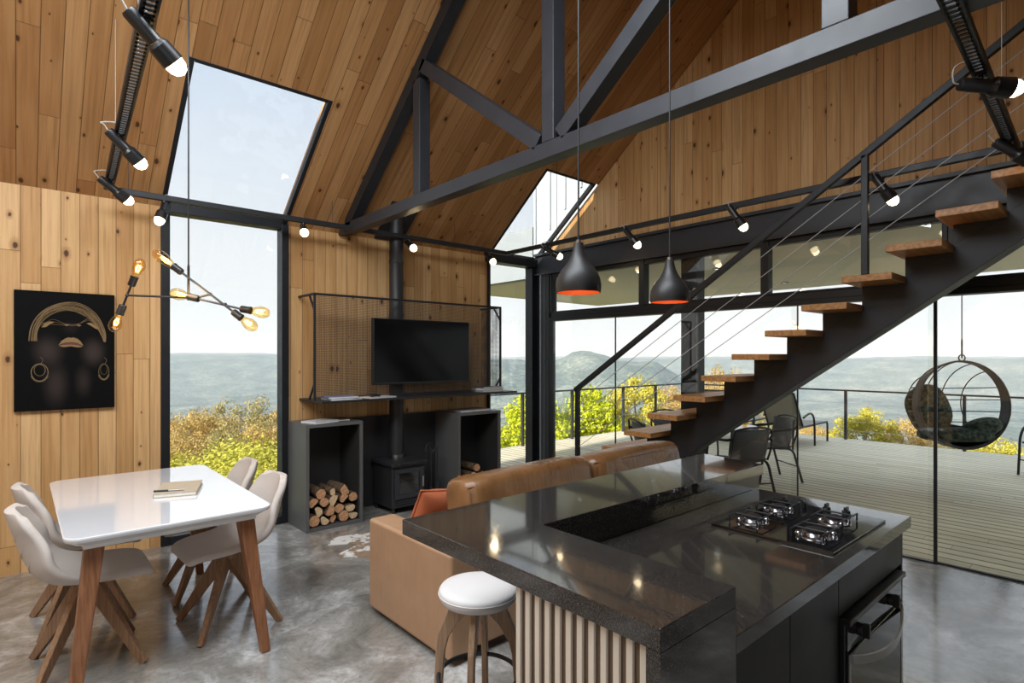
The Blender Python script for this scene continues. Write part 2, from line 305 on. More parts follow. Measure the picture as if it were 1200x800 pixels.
# ------------------------------------------------------------------ mesh builder
ORG = {}
class MB:
    def __init__(s): s.v = []; s.f = []; s.mi = []; s.cur = 0
    def add(s, vs, fs):
        o = len(s.v); s.v += [Vector(p) for p in vs]; s.f += [tuple(o+i for i in f) for f in fs]; s.mi += [s.cur]*len(fs); return s
    def box(s, x0, x1, y0, y1, z0, z1):
        return s.add([(x0,y0,z0),(x1,y0,z0),(x1,y1,z0),(x0,y1,z0),(x0,y0,z1),(x1,y0,z1),(x1,y1,z1),(x0,y1,z1)],
                     [(0,3,2,1),(4,5,6,7),(0,1,5,4),(1,2,6,5),(2,3,7,6),(3,0,4,7)])
    def hexa(s, bot, top):
        return s.add(list(bot)+list(top), [(0,3,2,1),(4,5,6,7),(0,1,5,4),(1,2,6,5),(2,3,7,6),(3,0,4,7)])
    def bar(s, p0, p1, w, h, up=(0,0,1), w1=None, h1=None):
        """rectangular bar from p0 to p1, w across and h along 'up'"""
        p0, p1 = Vector(p0), Vector(p1); d = (p1-p0).normalized(); u = Vector(up)
        if abs(d.dot(u)) > .99: u = Vector((1, 0, 0))
        r = d.cross(u).normalized(); u = r.cross(d).normalized(); w1 = w1 or w; h1 = h1 or h
        q = lambda p, w, h: [p-r*w/2-u*h/2, p+r*w/2-u*h/2, p+r*w/2+u*h/2, p-r*w/2+u*h/2]
        return s.add(q(p0,w,h)+q(p1,w1,h1), [(0,3,2,1),(4,5,6,7),(0,1,5,4),(1,2,6,5),(2,3,7,6),(3,0,4,7)])
    def prism(s, poly, axis, a, b):
        n = len(poly)
        def pt(p, t): return (t,p[0],p[1]) if axis=='x' else ((p[0],t,p[1]) if axis=='y' else (p[0],p[1],t))
        return s.add([pt(p,a) for p in poly]+[pt(p,b) for p in poly], [tuple(range(n))[::-1], tuple(range(n,2*n))]+[(i,(i+1)%n,n+(i+1)%n,n+i) for i in range(n)])
    def tube(s, pts, r, n=8, closed=False, radii=None, flat=None):
        pts = [Vector(p) for p in pts]; m = len(pts); vs = []; fs = []
        u = None
        for i, p in enumerate(pts):
            a = pts[(i-1)%m] if (closed or i>0) else p; b = pts[(i+1)%m] if (closed or i<m-1) else p
            d = (b-a).normalized()
            if u is None:
                u = d.cross(Vector((0,0,1)))
                if u.length < .05: u = d.cross(Vector((1,0,0)))
            u = (u - d*u.dot(d)).normalized(); w = d.cross(u)
            rr = radii[i] if radii else r
            vs += [p+(u*math.cos(2*PI*k/n)+w*math.sin(2*PI*k/n))*rr for k in range(n)]
        for i in range(m if closed else m-1):
            j = (i+1)%m
            fs += [(i*n+k, i*n+(k+1)%n, j*n+(k+1)%n, j*n+k) for k in range(n)]
        if not closed: fs += [tuple(range(n))[::-1], tuple(range((m-1)*n, m*n))]
        return s.add(vs, fs)
    def cyl(s, p0, p1, r, r1=None, n=20): return s.tube([p0,p1], r, n, radii=[r, r if r1 is None else r1])
    def lathe(s, prof, c=(0,0,0), n=32, axis=(0,0,1), cap=True):
        ax = Vector(axis).normalized(); u = ax.orthogonal().normalized(); w = ax.cross(u); c = Vector(c); vs = []; fs = []; m = len(prof)
        for r, h in prof: vs += [c+ax*h+(u*math.cos(2*PI*k/n)+w*math.sin(2*PI*k/n))*max(r,1e-5) for k in range(n)]
        for i in range(m-1): fs += [(i*n+k, i*n+(k+1)%n, (i+1)*n+(k+1)%n, (i+1)*n+k) for k in range(n)]
        if cap: fs += [tuple(range(n))[::-1], tuple(range((m-1)*n, m*n))]
        return s.add(vs, fs)
    def torus(s, c, axis, R, r, n=28, k=8, rz=None):
        ax = Vector(axis).normalized(); u = ax.orthogonal().normalized(); w = ax.cross(u); c = Vector(c)
        return s.tube([c+(u*math.cos(2*PI*i/n)+w*math.sin(2*PI*i/n))*R for i in range(n)], r, k, True)
    def super(s, c, sx, sy, sz, e=4, nu=28, nv=16, rot=None):
        """rounded block: half sizes sx, sy, sz and squareness e"""
        c = Vector(c); vs = []; fs = []
        sg = lambda x, p: math.copysign(abs(x)**p, x)
        for j in range(nv+1):
            ph = -PI/2+PI*j/nv
            for i in range(nu):
                th = 2*PI*i/nu; p = Vector((sg(math.cos(ph),2/e)*sg(math.cos(th),2/e)*sx, sg(math.cos(ph),2/e)*sg(math.sin(th),2/e)*sy, sg(math.sin(ph),2/e)*sz))
                vs.append(c+(rot@p if rot else p))
        for j in range(nv):
            fs += [(j*nu+i, j*nu+(i+1)%nu, (j+1)*nu+(i+1)%nu, (j+1)*nu+i) for i in range(nu)]
        return s.add(vs, fs)
    def grid(s, fn, nu, nv):
        vs = [fn(i/nu, j/nv) for j in range(nv+1) for i in range(nu+1)]; k = nu+1
        return s.add(vs, [(j*k+i, j*k+i+1, (j+1)*k+i+1, (j+1)*k+i) for j in range(nv) for i in range(nu)])
    def build(s, name, mat, parent=None, smooth=False, bevel=0, seg=2, world=True, weld=False, ang=.6, fixn=True):
        me = bpy.data.meshes.new(name)
        off = ORG.get(parent, Vector()) if (parent and world) else Vector()
        me.from_pydata([v-off for v in s.v], [], s.f)
        ms = mat if isinstance(mat, list) else [mat]
        for m in ms: me.materials.append(m)
        if len(ms) > 1: me.polygons.foreach_set('material_index', s.mi)
        if fixn or weld:
            bm = bmesh.new(); bm.from_mesh(me)
            if weld: bmesh.ops.remove_doubles(bm, verts=bm.verts, dist=1e-4)
            bmesh.ops.recalc_face_normals(bm, faces=bm.faces); bm.to_mesh(me); bm.free()
        if smooth:
            me.shade_smooth(); me.set_sharp_from_angle(angle=ang)
        o = bpy.data.objects.new(name, me); C.objects.link(o)
        if parent: o.parent = parent; ORG[o] = ORG.get(parent, Vector()) if world else Vector()
        else: ORG[o] = Vector()
        if bevel:
            b = o.modifiers.new('bevel', 'BEVEL'); b.width = bevel; b.segments = seg; b.limit_method = 'ANGLE'; b.angle_limit = .6
        return o
def tag(o, label, cat, group=None):
    o['label'] = label; o['category'] = cat
    if group: o['group'] = group
    return o
def thing(name, label, cat, loc=(0,0,0), rz=0, group=None):
    o = bpy.data.objects.new(name, None); C.objects.link(o); o.location = loc; o.rotation_euler = (0,0,rz); o.empty_display_size = .1
    ORG[o] = Vector(loc); return tag(o, label, cat, group)
def struct(o): o['kind'] = 'structure'; return o
def dup(root, loc, rz=0, label=None, group=None, scale=None):
    def cp(o, par):
        c = o.copy(); C.objects.link(c)
        if par: c.parent = par
        for ch in list(o.children): cp(ch, c)
        return c
    r = cp(root, None); r.location = loc; r.rotation_euler = (0,0,rz)
    if scale: r.scale = scale
    if label: r['label'] = label
    if group: r['group'] = group
    return r
def arc(c, r, a0, a1, n, ax='xz'):
    out = []
    for i in range(n+1):
        a = a0+(a1-a0)*i/n; p = [c[0], c[1], c[2]]
        k = {'x':0,'y':1,'z':2}
        p[k[ax[0]]] += r*math.cos(a); p[k[ax[1]]] += r*math.sin(a); out.append(tuple(p))
    return out
def smoothpath(pts, n=6):
    pts = [Vector(p) for p in pts]; out = []
    for i in range(len(pts)-1):
        p0 = pts[max(i-1,0)]; p1 = pts[i]; p2 = pts[i+1]; p3 = pts[min(i+2,len(pts)-1)]
        for k in range(n):
            t = k/n
            out.append(.5*((2*p1)+(p2-p0)*t+(2*p0-5*p1+4*p2-p3)*t*t+(3*p1-p0-3*p2+p3)*t**3))
    return out+[pts[-1]]
# ================================================================== SETTING
YL, XG, YR, XB = 5.31, 5.16, -1.0, -3.0       # left wall, gable wall, kitchen wall, rear wall
RY = 2.15; SLP = .79; ZE = 2.77
def zroof(y): return ZE+SLP*(YL-y) if y > RY else ZE+SLP*(YL-RY)-SLP*(RY-y)
b = MB().box(XB-.2, XG+.02, YR-.2, YL+.15, -.3, 0); struct(b.build('floor', M['concrete']))
b = MB().box(XB, .872, YL, YL+.16, 0, ZE+.12).box(1.893, 4.29, YL, YL+.16, 0, ZE+.12)
struct(b.build('wall_left', M['pine_wall']))
# ceiling: boards under the roof slope, open where the two skylights are
def slope(b, x0, x1, ya, yb, th=.2, lift=0):
    za, zb = zroof(ya)+lift, zroof(yb)+lift
    b.add([(x0,ya,za),(x1,ya,za),(x1,yb,zb),(x0,yb,zb),(x0,ya,za+th),(x1,ya,za+th),(x1,yb,zb+th),(x0,yb,zb+th)],
          [(0,1,2,3),(7,6,5,4),(4,5,1,0),(5,6,2,1),(6,7,3,2),(7,4,0,3)])
b = MB(); YS = 4.285
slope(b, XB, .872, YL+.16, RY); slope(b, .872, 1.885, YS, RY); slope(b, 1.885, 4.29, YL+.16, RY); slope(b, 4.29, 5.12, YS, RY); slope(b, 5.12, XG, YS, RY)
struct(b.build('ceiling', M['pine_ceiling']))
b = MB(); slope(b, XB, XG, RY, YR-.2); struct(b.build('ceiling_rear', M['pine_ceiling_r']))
# gable wall: pine lining inside, ribbed white metal facade outside that rises past the roof
b = MB().prism([(YR, 2.87), (YL-.02, 2.87), (YL-.02, zroof(YL-.02)), (RY, zroof(RY)), (YR, zroof(YR))], 'x', XG, XG+.03)
struct(b.build('wall_right', M['pine_gable']))
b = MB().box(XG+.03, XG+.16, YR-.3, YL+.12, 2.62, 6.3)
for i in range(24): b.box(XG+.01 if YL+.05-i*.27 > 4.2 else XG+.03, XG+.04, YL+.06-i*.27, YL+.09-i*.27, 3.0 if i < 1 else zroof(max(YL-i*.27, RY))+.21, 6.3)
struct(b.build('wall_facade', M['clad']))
# rear and kitchen walls
b = MB().box(XB-.15, XB, YR-.15, YL+.16, 0, 5.6); struct(b.build('wall_rear', M['pine_gable']))
b = MB().box(XB, -2.7, YR-.15, YR, 0, ZE+.05).box(.5, XG+.1, YR-.15, YR, 0, ZE+.05).box(-2.7, .5, YR-.15, YR, 0, .6).box(-2.7, .5, YR-.15, YR, 2.6, ZE+.05)
struct(b.build('wall_kitchen', M['kitchen']))
def window(name, frame, pane, fm='frame'):
    w = struct(frame.build(name, M[fm], bevel=.004)); p = pane.build('glass_pane', M['glass'], w); return w
# tall window of the left wall
f = MB(); y0, y1 = YL-.035, YL+.10
f.box(.872, .935, y0, y1, 0, ZE).box(1.83, 1.893, y0, y1, 0, ZE).box(.935, 1.83, y0, y1, 0, .07).box(.935, 1.83, y0, y1, 2.725, 2.80)
window('window_1', f, MB().box(.935, 1.83, YL+.03, YL+.042, .07, 2.725))
# skylight above it
def skylight(name, x0, x1, ya, yb, w=.035):
    f = MB(); slope(f, x0, x0+w, ya, yb, .07, -.004); slope(f, x1-w, x1, ya, yb, .07, -.004); slope(f, x0+w, x1-w, yb+.02, yb, .07, -.004); slope(f, x0+w, x1-w, ya, ya-.03, .07, -.004)
    p = MB(); slope(p, x0+w, x1-w, ya-.03, yb+.02, .012, .03); return window(name, f, p)
skylight('window_2', .872, 1.885, YL+.02, YS)
# corner: glass in the left wall, skylight over it
f = MB(); f.box(4.29, 4.32, y0, y1, 0, ZE).box(5.02, 5.10, y0, y1, 0, ZE).box(4.32, 5.02, y0, y1, 0, .06).box(4.26, 5.12, y0-.03, y1, 2.70, 2.80)
window('window_3', f, MB().box(4.32, 5.02, YL+.03, YL+.042, .06, 2.70))
skylight('window_4', 4.29, 5.12, YL+.02, YS, .035)
# corner column and door-frame column
b = MB().box(5.10, 5.24, YL-.12, YL+.10, 0, 2.72); struct(b.build('trim_1', M['frame'], bevel=.004))
b = MB().box(5.06, 5.20, YL-.155, YL-.125, 0, 2.6).box(5.10, 5.16, YL-.20, YL-.155, 0, 2.6); struct(b.build('trim_2', M['frame_grey'], bevel=.003))
b = MB().box(5.08, 5.20, YL-.28, YL-.20, 0, 2.6); struct(b.build('trim_3', M['frame'], bevel=.003))
# steel lintel beam of the gable
b = MB().box(5.09, 5.14, YR, YL-.02, 2.61, 2.86).box(5.05, 5.16, YR, YL-.02, 2.845, 2.875).box(5.05, 5.16, YR, YL-.02, 2.595, 2.615)
struct(b.build('trim_4', M['steel2']))
# transom rail and clerestory
b = MB().box(5.08, 5.22, YR, YL-.28, 1.995, 2.035).box(5.10, 5.20, YR, YL-.28, 2.035, 2.10); struct(b.build('trim_5', M['frame'], bevel=.004))
ys = [5.03, 3.63, 2.29, .95, -.4, YR]
for i in range(5):
    a, c = ys[i], ys[i+1]; f = MB()
    f.box(5.09, 5.19, a-.035, a, 2.10, 2.595).box(5.09, 5.19, c, c+.035, 2.10, 2.595).box(5.10, 5.18, c+.035, a-.035, 2.545, 2.595).box(5.10, 5.18, c+.035, a-.035, 2.10, 2.118)
    window('window_%d' % (5+i), f, MB().box(5.13, 5.142, c+.035, a-.035, 2.118, 2.545))
# frameless sliding leaves under the transom
ds = [5.03, 4.0, 2.016, 1.03, -.2, YR]
for i in range(5):
    a, c = ds[i], ds[i+1]; x = 5.12 if i % 2 == 0 else 5.145
    ov = .05 if i in (2, 3) else .012
    f = MB().box(x-.003, x+.013, c+.001, c+.010, .012, 1.995).box(x-.006, x+.016, c, a, 0, .012)
    o = struct(f.build('door_%d' % (1+i), M['frame'])); MB().box(x, x+.010, c+.010, a+ov, .012, 1.995).build('glass_leaf', M['glass'], o)
b = MB().box(5.112, 5.132, 1.018, 1.036, 0, 1.995); struct(b.build('trim_7', M['frame']))
b = MB().box(5.20, 5.36, 3.03, 3.21, -.03, 2.6); struct(b.build('trim_6', M['frame'], bevel=.004))
# ================================================================== OUTSIDE SETTING
b = MB().box(XG+.02, 11.85, -9, YL+.12, -.16, -.025).box(4.2, 11.85, YL+.12, 7.3, -.16, -.025); struct(b.build('deck_floor', M['decking']))
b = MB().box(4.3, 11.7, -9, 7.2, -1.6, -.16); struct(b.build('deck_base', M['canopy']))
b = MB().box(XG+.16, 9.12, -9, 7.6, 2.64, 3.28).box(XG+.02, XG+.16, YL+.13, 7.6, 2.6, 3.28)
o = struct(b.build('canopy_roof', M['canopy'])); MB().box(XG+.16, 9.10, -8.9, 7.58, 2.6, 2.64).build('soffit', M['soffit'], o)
def ground_z(x, y):
    m = max(x-12.5, y-7.5, 0) if x > 4 else max(y-5.6, x-12.5, 0)
    m2 = max(-x-4, 0, -y-10)
    return -.95-.20*max(m, m2)**1.0*(1 if m < 40 else 1)
def gz(x, y): return max(-230.0, ground_z(x, y))
vs, fs = [], []; NA, NR = 420, 210
R0, R1 = 3.0, 9500.0
for j in range(NR+1):
    r = R0*(R1/R0)**(j/NR)
    for i in range(NA+1):
        a = math.radians(-48+186*i/NA); x, y = r*math.cos(a), r*math.sin(a); z = gz(x, y)
        if r > 25: z += noise.fractal(Vector((x/60, y/60, 3)), 1, 2, 4)*min(6, (r-25)*.06)
        if r > 600:
            aa = math.degrees(a); t = min(1, (r-600)/900); t = t*t*(3-2*t)
            n1 = noise.fractal(Vector((x/1300, y/1300, 1.7)), 1, 2.1, 8); n3 = 1-abs(noise.fractal(Vector((x/520+2, y/520, 4.2)), 1, 2.0, 8))
            g_ = lambda q, c_, s_: math.exp(-((q-c_)/s_)**2)
            flat_ = 22+24*n1+34*(n3-.62)
            # wooded ridge with a round knoll, beyond the corner of the deck
            ridge = g_(r, 2100, 560)*(202+22*n1+30*(n3-.7)+14*min(1, max(0, (aa-44)/3)))*min(1, max(0, (aa-25)/9))*min(1, max(0, (62-aa)/9))
            knoll = g_(r, 2100, 260)*38*g_(aa, 40.8, 3.0)
            # long plateau closing the valley
            pl = min(1, max(0, (r-3000)/1300)); pl = pl*pl*(3-2*pl)
            plateau = pl*(203+34*n1+ (34 if aa > 60 else 0)*min(1, max(0, (aa-60)/5)) +22*(n3-.7)*(1-.6*pl))
            z += t*max(flat_, ridge+knoll, plateau)
        vs.append((x, y, z))
k = NA+1
for j in range(NR):
    for i in range(NA): fs.append((j*k+i, j*k+i+1, (j+1)*k+i+1, (j+1)*k+i))
near = [f for f in fs if f[0]//k < 87]; far = [f for f in fs if f[0]//k >= 87]
for nm, ff, mt in (('hillside', near, 'grass_slope'), ('far_hills', far, 'forest_hills')):
    ids = sorted({i for f in ff for i in f}); mp = {i: q for q, i in enumerate(ids)}
    g = MB(); g.add([vs[i] for i in ids], [tuple(mp[i] for i in f) for f in ff]); struct(g.build(nm, M[mt], smooth=True, ang=3))
# haze lying over the valley
n = N('valley_haze'); v = n.n('VolumeScatter', {'Color': (.68, .83, 1, 1), 'Density': .00016, 'Anisotropy': .0}); n.t.links.new(v.outputs[0], n.out.inputs['Volume'])
n.m.cycles.homogeneous_volume = True
g = MB(); q = lambda d, s_: (d*.6626+s_*.749, d*.749-s_*.6626)
p = [q(120, -900), q(120, 900), q(9000, 9500), q(9000, -9500)]
g.prism(p, 'z', -400, 260); struct(g.build('valley_haze', n.m))
# ================================================================== TRUSS, TRACK, STAIR
TX = 2.39
t = thing('roof_truss', 'black steel roof truss spanning under the pine ceiling', 'truss', (TX, YL, ZE))
zb, zt = 2.745, 2.845
MB().box(TX, TX+.10, YR, YL, zb, zt).build('bottom_chord', M['steel2'], t, bevel=.004)
def chord(y0, y1):
    b = MB(); n_ = .115
    b.add([(TX,y0,zroof(y0)-n_*1.27),(TX+.1,y0,zroof(y0)-n_*1.27),(TX+.1,y1,zroof(y1)-n_*1.27),(TX,y1,zroof(y1)-n_*1.27),
           (TX,y0,zroof(y0)-.004),(TX+.1,y0,zroof(y0)-.004),(TX+.1,y1,zroof(y1)-.004),(TX,y1,zroof(y1)-.004)],
          [(0,3,2,1),(4,5,6,7),(0,1,5,4),(1,2,6,5),(2,3,7,6),(3,0,4,7)]); return b
chord(YL-.15, RY).build('top_chord', M['steel'], t); chord(RY, YR+.1).build('top_chord', M['steel'], t)
for y in (3.86, 2.38, .80):
    MB().box(TX, TX+.10, y-.05, y+.05, zt, zroof(y)-.15).build('post', M['steel2'], t, bevel=.004)
MB().bar((TX+.05, 2.47, 2.86), (TX+.05, 3.80, 3.86), .10, .10).build('brace', M['steel2'], t, bevel=.004)
MB().bar((TX+.05, 2.29, 2.86), (TX+.05, .86, 3.93), .10, .10).build('brace', M['steel2'], t, bevel=.004)
# lighting track: a pole along each wall and a slotted rail at each end
PZ = 2.77
t = thing('light_track', 'black steel lighting pole along the two walls at eaves height', 'lighting track', (4.36, 5.02, PZ))
MB().bar((.56, 5.02, PZ), (4.38, 5.02, PZ), .04, .045).build('pole', M['steel'], t, bevel=.004)
MB().bar((4.36, 5.00, PZ), (4.36, .46, PZ), .04, .045).build('pole', M['steel'], t, bevel=.004)
for x in (.62, 2.2, 3.6): MB().cyl((x, 5.02, PZ+.02), (x, 5.02, zroof(5.02)+.01), .002, n=6).build('hanger', M['steel'], t)
for y in (4.2, 2.9, 1.2): MB().cyl((4.36, y, PZ+.02), (4.36, y, zroof(y)+.01), .002, n=6).build('hanger', M['steel'], t)
def slotted(label, p0, p1):
    p0, p1 = Vector(p0), Vector(p1); t = thing('slotted_rail', label, 'lighting track', p0, group=None)
    d = (p1-p0); L = d.length; d.normalize(); r = d.cross(Vector((0,0,1))).normalized(); b = MB()
    for s_ in (-1, 1):
        b.bar(p0+r*s_*.021, p1+r*s_*.021, .016, .005); b.bar(p0+r*s_*.0275+Vector((0,0,.014)), p1+r*s_*.0275+Vector((0,0,.014)), .004, .03)
    k = int(L/.034)
    for i in range(k+1):
        c = p0+d*(L*i/k); b.bar(c-r*.022, c+r*.022, .018, .005)
    b.build('channel', M['steel'], t)
    for q in (.22, .62): p = p0+d*L*q; MB().cyl(p+Vector((0,0,.01)), (p.x, p.y, zroof(p.y)), .0018, n=6).build('suspension_wire', M['white_cable'], t)
    return t
slotted('perforated black rail above the white dining table', (.50, 5.04, PZ), (.29, 1.3, PZ))
slotted('perforated black rail in the upper right, over the stair', (4.34, .492, 2.712), (1.3, .388, 2.712))
def spot(label, base, d, lit=True, s_=1.12, hang=0.0, energy=5):
    """a black track spotlight: bracket, body, head, lens, looped cable"""
    base = Vector(base); d = Vector(d).normalized()
    t = thing('track_spotlight', label, 'spotlight', base, group='spotlights along the lighting track')
    c = base+Vector((0, 0, -.045*s_-hang))
    b = MB(); b.cyl(base, c, .008*s_, n=10); b.cyl(base+Vector((0,0,.004)), base+Vector((0,0,-.012)), .016*s_, n=14); b.build('bracket', M['black_plastic'], t, smooth=True)
    a = c-d*.075*s_; e = c+d*.035*s_
    h = MB(); h.lathe([(.0, 0), (.020*s_, .002), (.024*s_, .01), (.024*s_, .10*s_), (.026*s_, .104*s_)], a, 20, d); h.build('body', M['black_plastic'], t, smooth=True)
    h = MB(); h.lathe([(.026*s_, 0), (.035*s_, .012*s_), (.037*s_, .07*s_), (.034*s_, .07*s_), (.031*s_, .02*s_)], e-d*.005, 22, d); h.build('head', M['black_plastic'], t, smooth=True)
    l = MB(); l.lathe([(.0325*s_, .055*s_), (.033*s_, .068*s_), (.030*s_, .090*s_), (.019*s_, .107*s_), (0, .114*s_)], e-d*.005, 20, d, cap=False)
    l.build('lens', M['bulb_spot'] if lit else M['black_plastic'], t, smooth=True)
    u = Vector((-d.x, -d.y, 0)); u = u.normalized() if u.length > .05 else Vector((-1, 0, 0))
    w = MB(); w.tube(smoothpath([base+Vector((0,0,.01)), base+u*.02*s_+Vector((0,0,.055)), base+u*.085*s_+Vector((0,0,.035)), a+Vector((0,0,.01))-d*.02, a], 5), .0035, 6); w.build('cable', M['white_cable'], t, smooth=True)
    if lit:
        L = bpy.data.lights.new('spot_lamp', 'SPOT'); L.energy = energy; L.energy *= .7; L.color = (1, .74, .42); L.spot_size = 2.3; L.spot_blend = .8; L.shadow_soft_size = .03
        o = bpy.data.objects.new('spot_lamp', L); C.objects.link(o); o.parent = t; o.location = e+d*.11*s_-base; o.rotation_euler = d.to_track_quat('-Z', 'Y').to_euler()
    return t
rail = lambda y: (.50-.21*(5.04-y)/3.74, y, PZ-.005)
spot('nearest lit spotlight on the perforated rail over the dining table, top left of the view', rail(2.38), (.75, .18, -.62), energy=4)
spot('lit spotlight halfway along the perforated rail over the dining table', rail(3.72), (.72, .2, -.62), energy=4)
spot('lit spotlight at the wall end of the perforated rail over the dining table', rail(4.72), (.72, .18, -.48), energy=4)
lp = lambda x: (x, 5.02, PZ-.022)
spot('spotlight pointing down in front of the tall window frame', lp(.85), (-.3, -.25, -.9), energy=1.5)
spot('small lit spotlight just right of the tall window', lp(1.93), (-.25, -.85, -.5), energy=4)
spot('small lit spotlight beside the stove flue', lp(3.03), (-.15, -.9, -.45), energy=4)
spot('small lit spotlight at the edge of the pine wall by the corner glass', lp(4.08), (-.1, -.8, -.6), energy=4)
gp = lambda y: (4.36, y, PZ-.022)
spot('lit spotlight in the room corner behind the nearer pendant', gp(4.30), (.5, -.75, -.55), energy=3)
spot('lit spotlight above the clerestory between the two pendants', gp(3.24), (.25, -.55, -.8), energy=3)
spot('lit spotlight under the pole left of the stair post', gp(2.20), (.3, -.45, -.85), energy=3)
spot('lit spotlight under the pole right of the stair post', gp(1.17), (.3, -.45, -.85), energy=3)
spot('large lit spotlight on the perforated rail at upper right', (2.97, .445, 2.712), (.62, -.72, -.14), energy=3)
spot('lit spotlight at the corner where pole and rail meet, far right', (4.0, .48, 2.712), (.5, -.6, -.5), energy=3)
# ---- staircase
X0, X1 = 4.20, 5.02
t = thing('staircase', 'open black steel staircase with oak treads in front of the glass wall', 'staircase', (4.6, 4.25, 0))
yf = lambda k: 3.449-.2604*k
ztp = lambda k: .69+.175*k
for k in range(-3, 13):
    MB().box(X0, X1, yf(k)-.295, yf(k), ztp(k)-.045, ztp(k)).build('tread', M['tread'], t, bevel=.004)
sx0, sx1 = 4.52, 4.70
zl = lambda y: .69+.672*(3.449-y)-.42
ya, yb = 3.449+.40, .10
b = MB(); b.prism([(ya+.24, 0.0), (ya-.2, 0.0), (yb, zl(yb)), (yb, zl(yb)+.205), (ya+.24, max(0.06, zl(ya+.24)+.205))], 'x', sx0, sx1); b.build('stringer', M['steel'], t, bevel=.003)
for k in range(-3, 13):
    y0 = yf(k)-.03; y1 = yf(k)-.275
    b = MB(); b.prism([(y0, max(.0, zl(y0)+.10)), (y1, zl(y1)+.10), (y1, ztp(k)-.045), (y0, ztp(k)-.045)], 'x', sx0+.004, sx1-.004); b.build('tread_bracket', M['steel'], t)
hr = thing('stair_handrail', 'black steel stair handrail with thin tension cables', 'handrail', (4.215, 3.77, .515))
zr = lambda y: 1.225+.655*(3.77-y)
b = MB(); b.bar((4.215, 3.80, zr(3.80)), (4.215, .0, zr(0)), .04, .045); b.build('rail', M['steel'], hr, bevel=.003)
MB().box(4.195, 4.235, 3.75, 3.79, .515, zr(3.77)-.01).build('post', M['steel'], hr, bevel=.003)
MB().box(4.195, 4.235, 1.206, 1.246, ztp(8), zr(1.226)-.01).build('post', M['steel'], hr, bevel=.003)
for k in range(4):
    o_ = .14+.15*k
    MB().cyl((4.215, 3.77, zr(3.77)-o_), (4.215, .05, zr(.05)-o_), .003, n=6).build('cable', M['tension_cable'], hr)
b = MB().box(X0, X1, -.98, yf(12)-.32, ztp(12)-.06, ztp(12)); tag(b.build('stair_landing', M['tread']), 'small timber landing at the head of the stair', 'landing')
# ================================================================== TV WALL
# flue + stove
fx, fy = 2.93, 5.115
t = thing('wood_stove', 'black cast iron wood stove with tall flue pipe through the ceiling', 'stove', (fx, fy, 0))
x0, x1, y0, y1 = 2.72, 3.09, 4.83, 5.22
MB().box(x0, x1, y0, y1, .06, .47).build('firebox', M['stove'], t, bevel=.008)
b = MB(); b.box(x0-.02, x1+.02, y0-.03, y1+.01, .47, .505); b.build('top_plate', M['stove'], t, bevel=.006)
g = MB()
for i in range(6): g.box(x0+.02+i*.06, x0+.06+i*.06, y0-.036, y0-.03, .478, .496)
g.build('vent_slots', M['black_plastic'], t)
b = MB(); b.box(x0+.02, x1-.02, y0-.025, y0, .15, .19).box(x0+.02, x1-.02, y0-.025, y0, .40, .44).box(x0+.02, x0+.07, y0-.025, y0, .19, .40).box(x1-.07, x1-.02, y0-.025, y0, .19, .40)
d_ = b.build('door', M['steel2'], t, bevel=.004); MB().box(x0+.07, x1-.07, y0-.012, y0-.006, .19, .40).build('window', M['oven_glass'], d_)
MB().cyl((x1-.045, y0-.04, .25), (x1-.045, y0-.04, .35), .012, n=12).build('handle', M['brushed'], d_, smooth=True)
b = MB()
for i in range(3): b.box(x0+.04, x1-.04, y0-.012, y0, .075+i*.022, .087+i*.022)
b.build('ash_grille', M['steel2'], t)
for sx in (x0+.03, x1-.03):
    for sy in (y0+.03, y1-.03): MB().cyl((sx, sy, 0), (sx, sy, .07), .016, n=10).build('foot', M['stove'], t)
b = MB(); b.lathe([(.072, .545), (.072, 1.95), (.076, 1.955), (.076, 1.99), (.072, 2.0), (.072, 2.5), (.076, 2.505), (.076, 2.53), (.072, 2.54), (.072, zroof(fy)+.05)], (fx, fy, 0), 28); b.build('flue_pipe', M['stove'], t, smooth=True)
MB().lathe([(.072, .505), (.078, .51), (.078, .54), (.072, .545)], (fx, fy, 0), 28).build('flue_collar', M['brushed'], t, smooth=True)
b = MB(); b.add([(fx-.16,fy-.2,zroof(fy-.2)-.02),(fx+.16,fy-.2,zroof(fy-.2)-.02),(fx+.16,fy+.17,zroof(fy+.17)-.02),(fx-.16,fy+.17,zroof(fy+.17)-.02),(fx-.16,fy-.2,zroof(fy-.2)),(fx+.16,fy-.2,zroof(fy-.2)),(fx+.16,fy+.17,zroof(fy+.17)),(fx-.16,fy+.17,zroof(fy+.17))],
   [(0,3,2,1),(4,5,6,7),(0,1,5,4),(1,2,6,5),(2,3,7,6),(3,0,4,7)]); b.build('ceiling_plate', M['stove'], t)
# plates behind the stove
b = MB().box(2.425, 3.515, YL-.035, YL-.001, .02, .93); tag(b.build('hearth_panel', M['stove'], bevel=.002), 'flat black heat panel on the wall behind the stove', 'panel')
def open_cabinet(name, label, x0, x1, y0, y1, h):
    t = thing(name, label, 'cabinet', ((x0+x1)/2, (y0+y1)/2, 0), group='open fireside cabinets'); w = .028
    b = MB().box(x0, x0+w, y0, y1, 0, h).box(x1-w, x1, y0, y1, 0, h).box(x0+w, x1-w, y0, y1, h-w, h).box(x0+w, x1-w, y0, y1, 0, w)
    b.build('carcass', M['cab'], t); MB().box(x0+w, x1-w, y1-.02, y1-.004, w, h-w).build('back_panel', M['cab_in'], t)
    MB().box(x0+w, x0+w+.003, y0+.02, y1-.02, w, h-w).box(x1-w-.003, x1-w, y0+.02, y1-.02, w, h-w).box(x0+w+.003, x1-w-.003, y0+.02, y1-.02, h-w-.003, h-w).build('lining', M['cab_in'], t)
    return t
open_cabinet('firewood_cabinet', 'tall open graphite cabinet left of the stove, beside the tall window', 1.885, 2.42, 4.84, 5.29, .945)
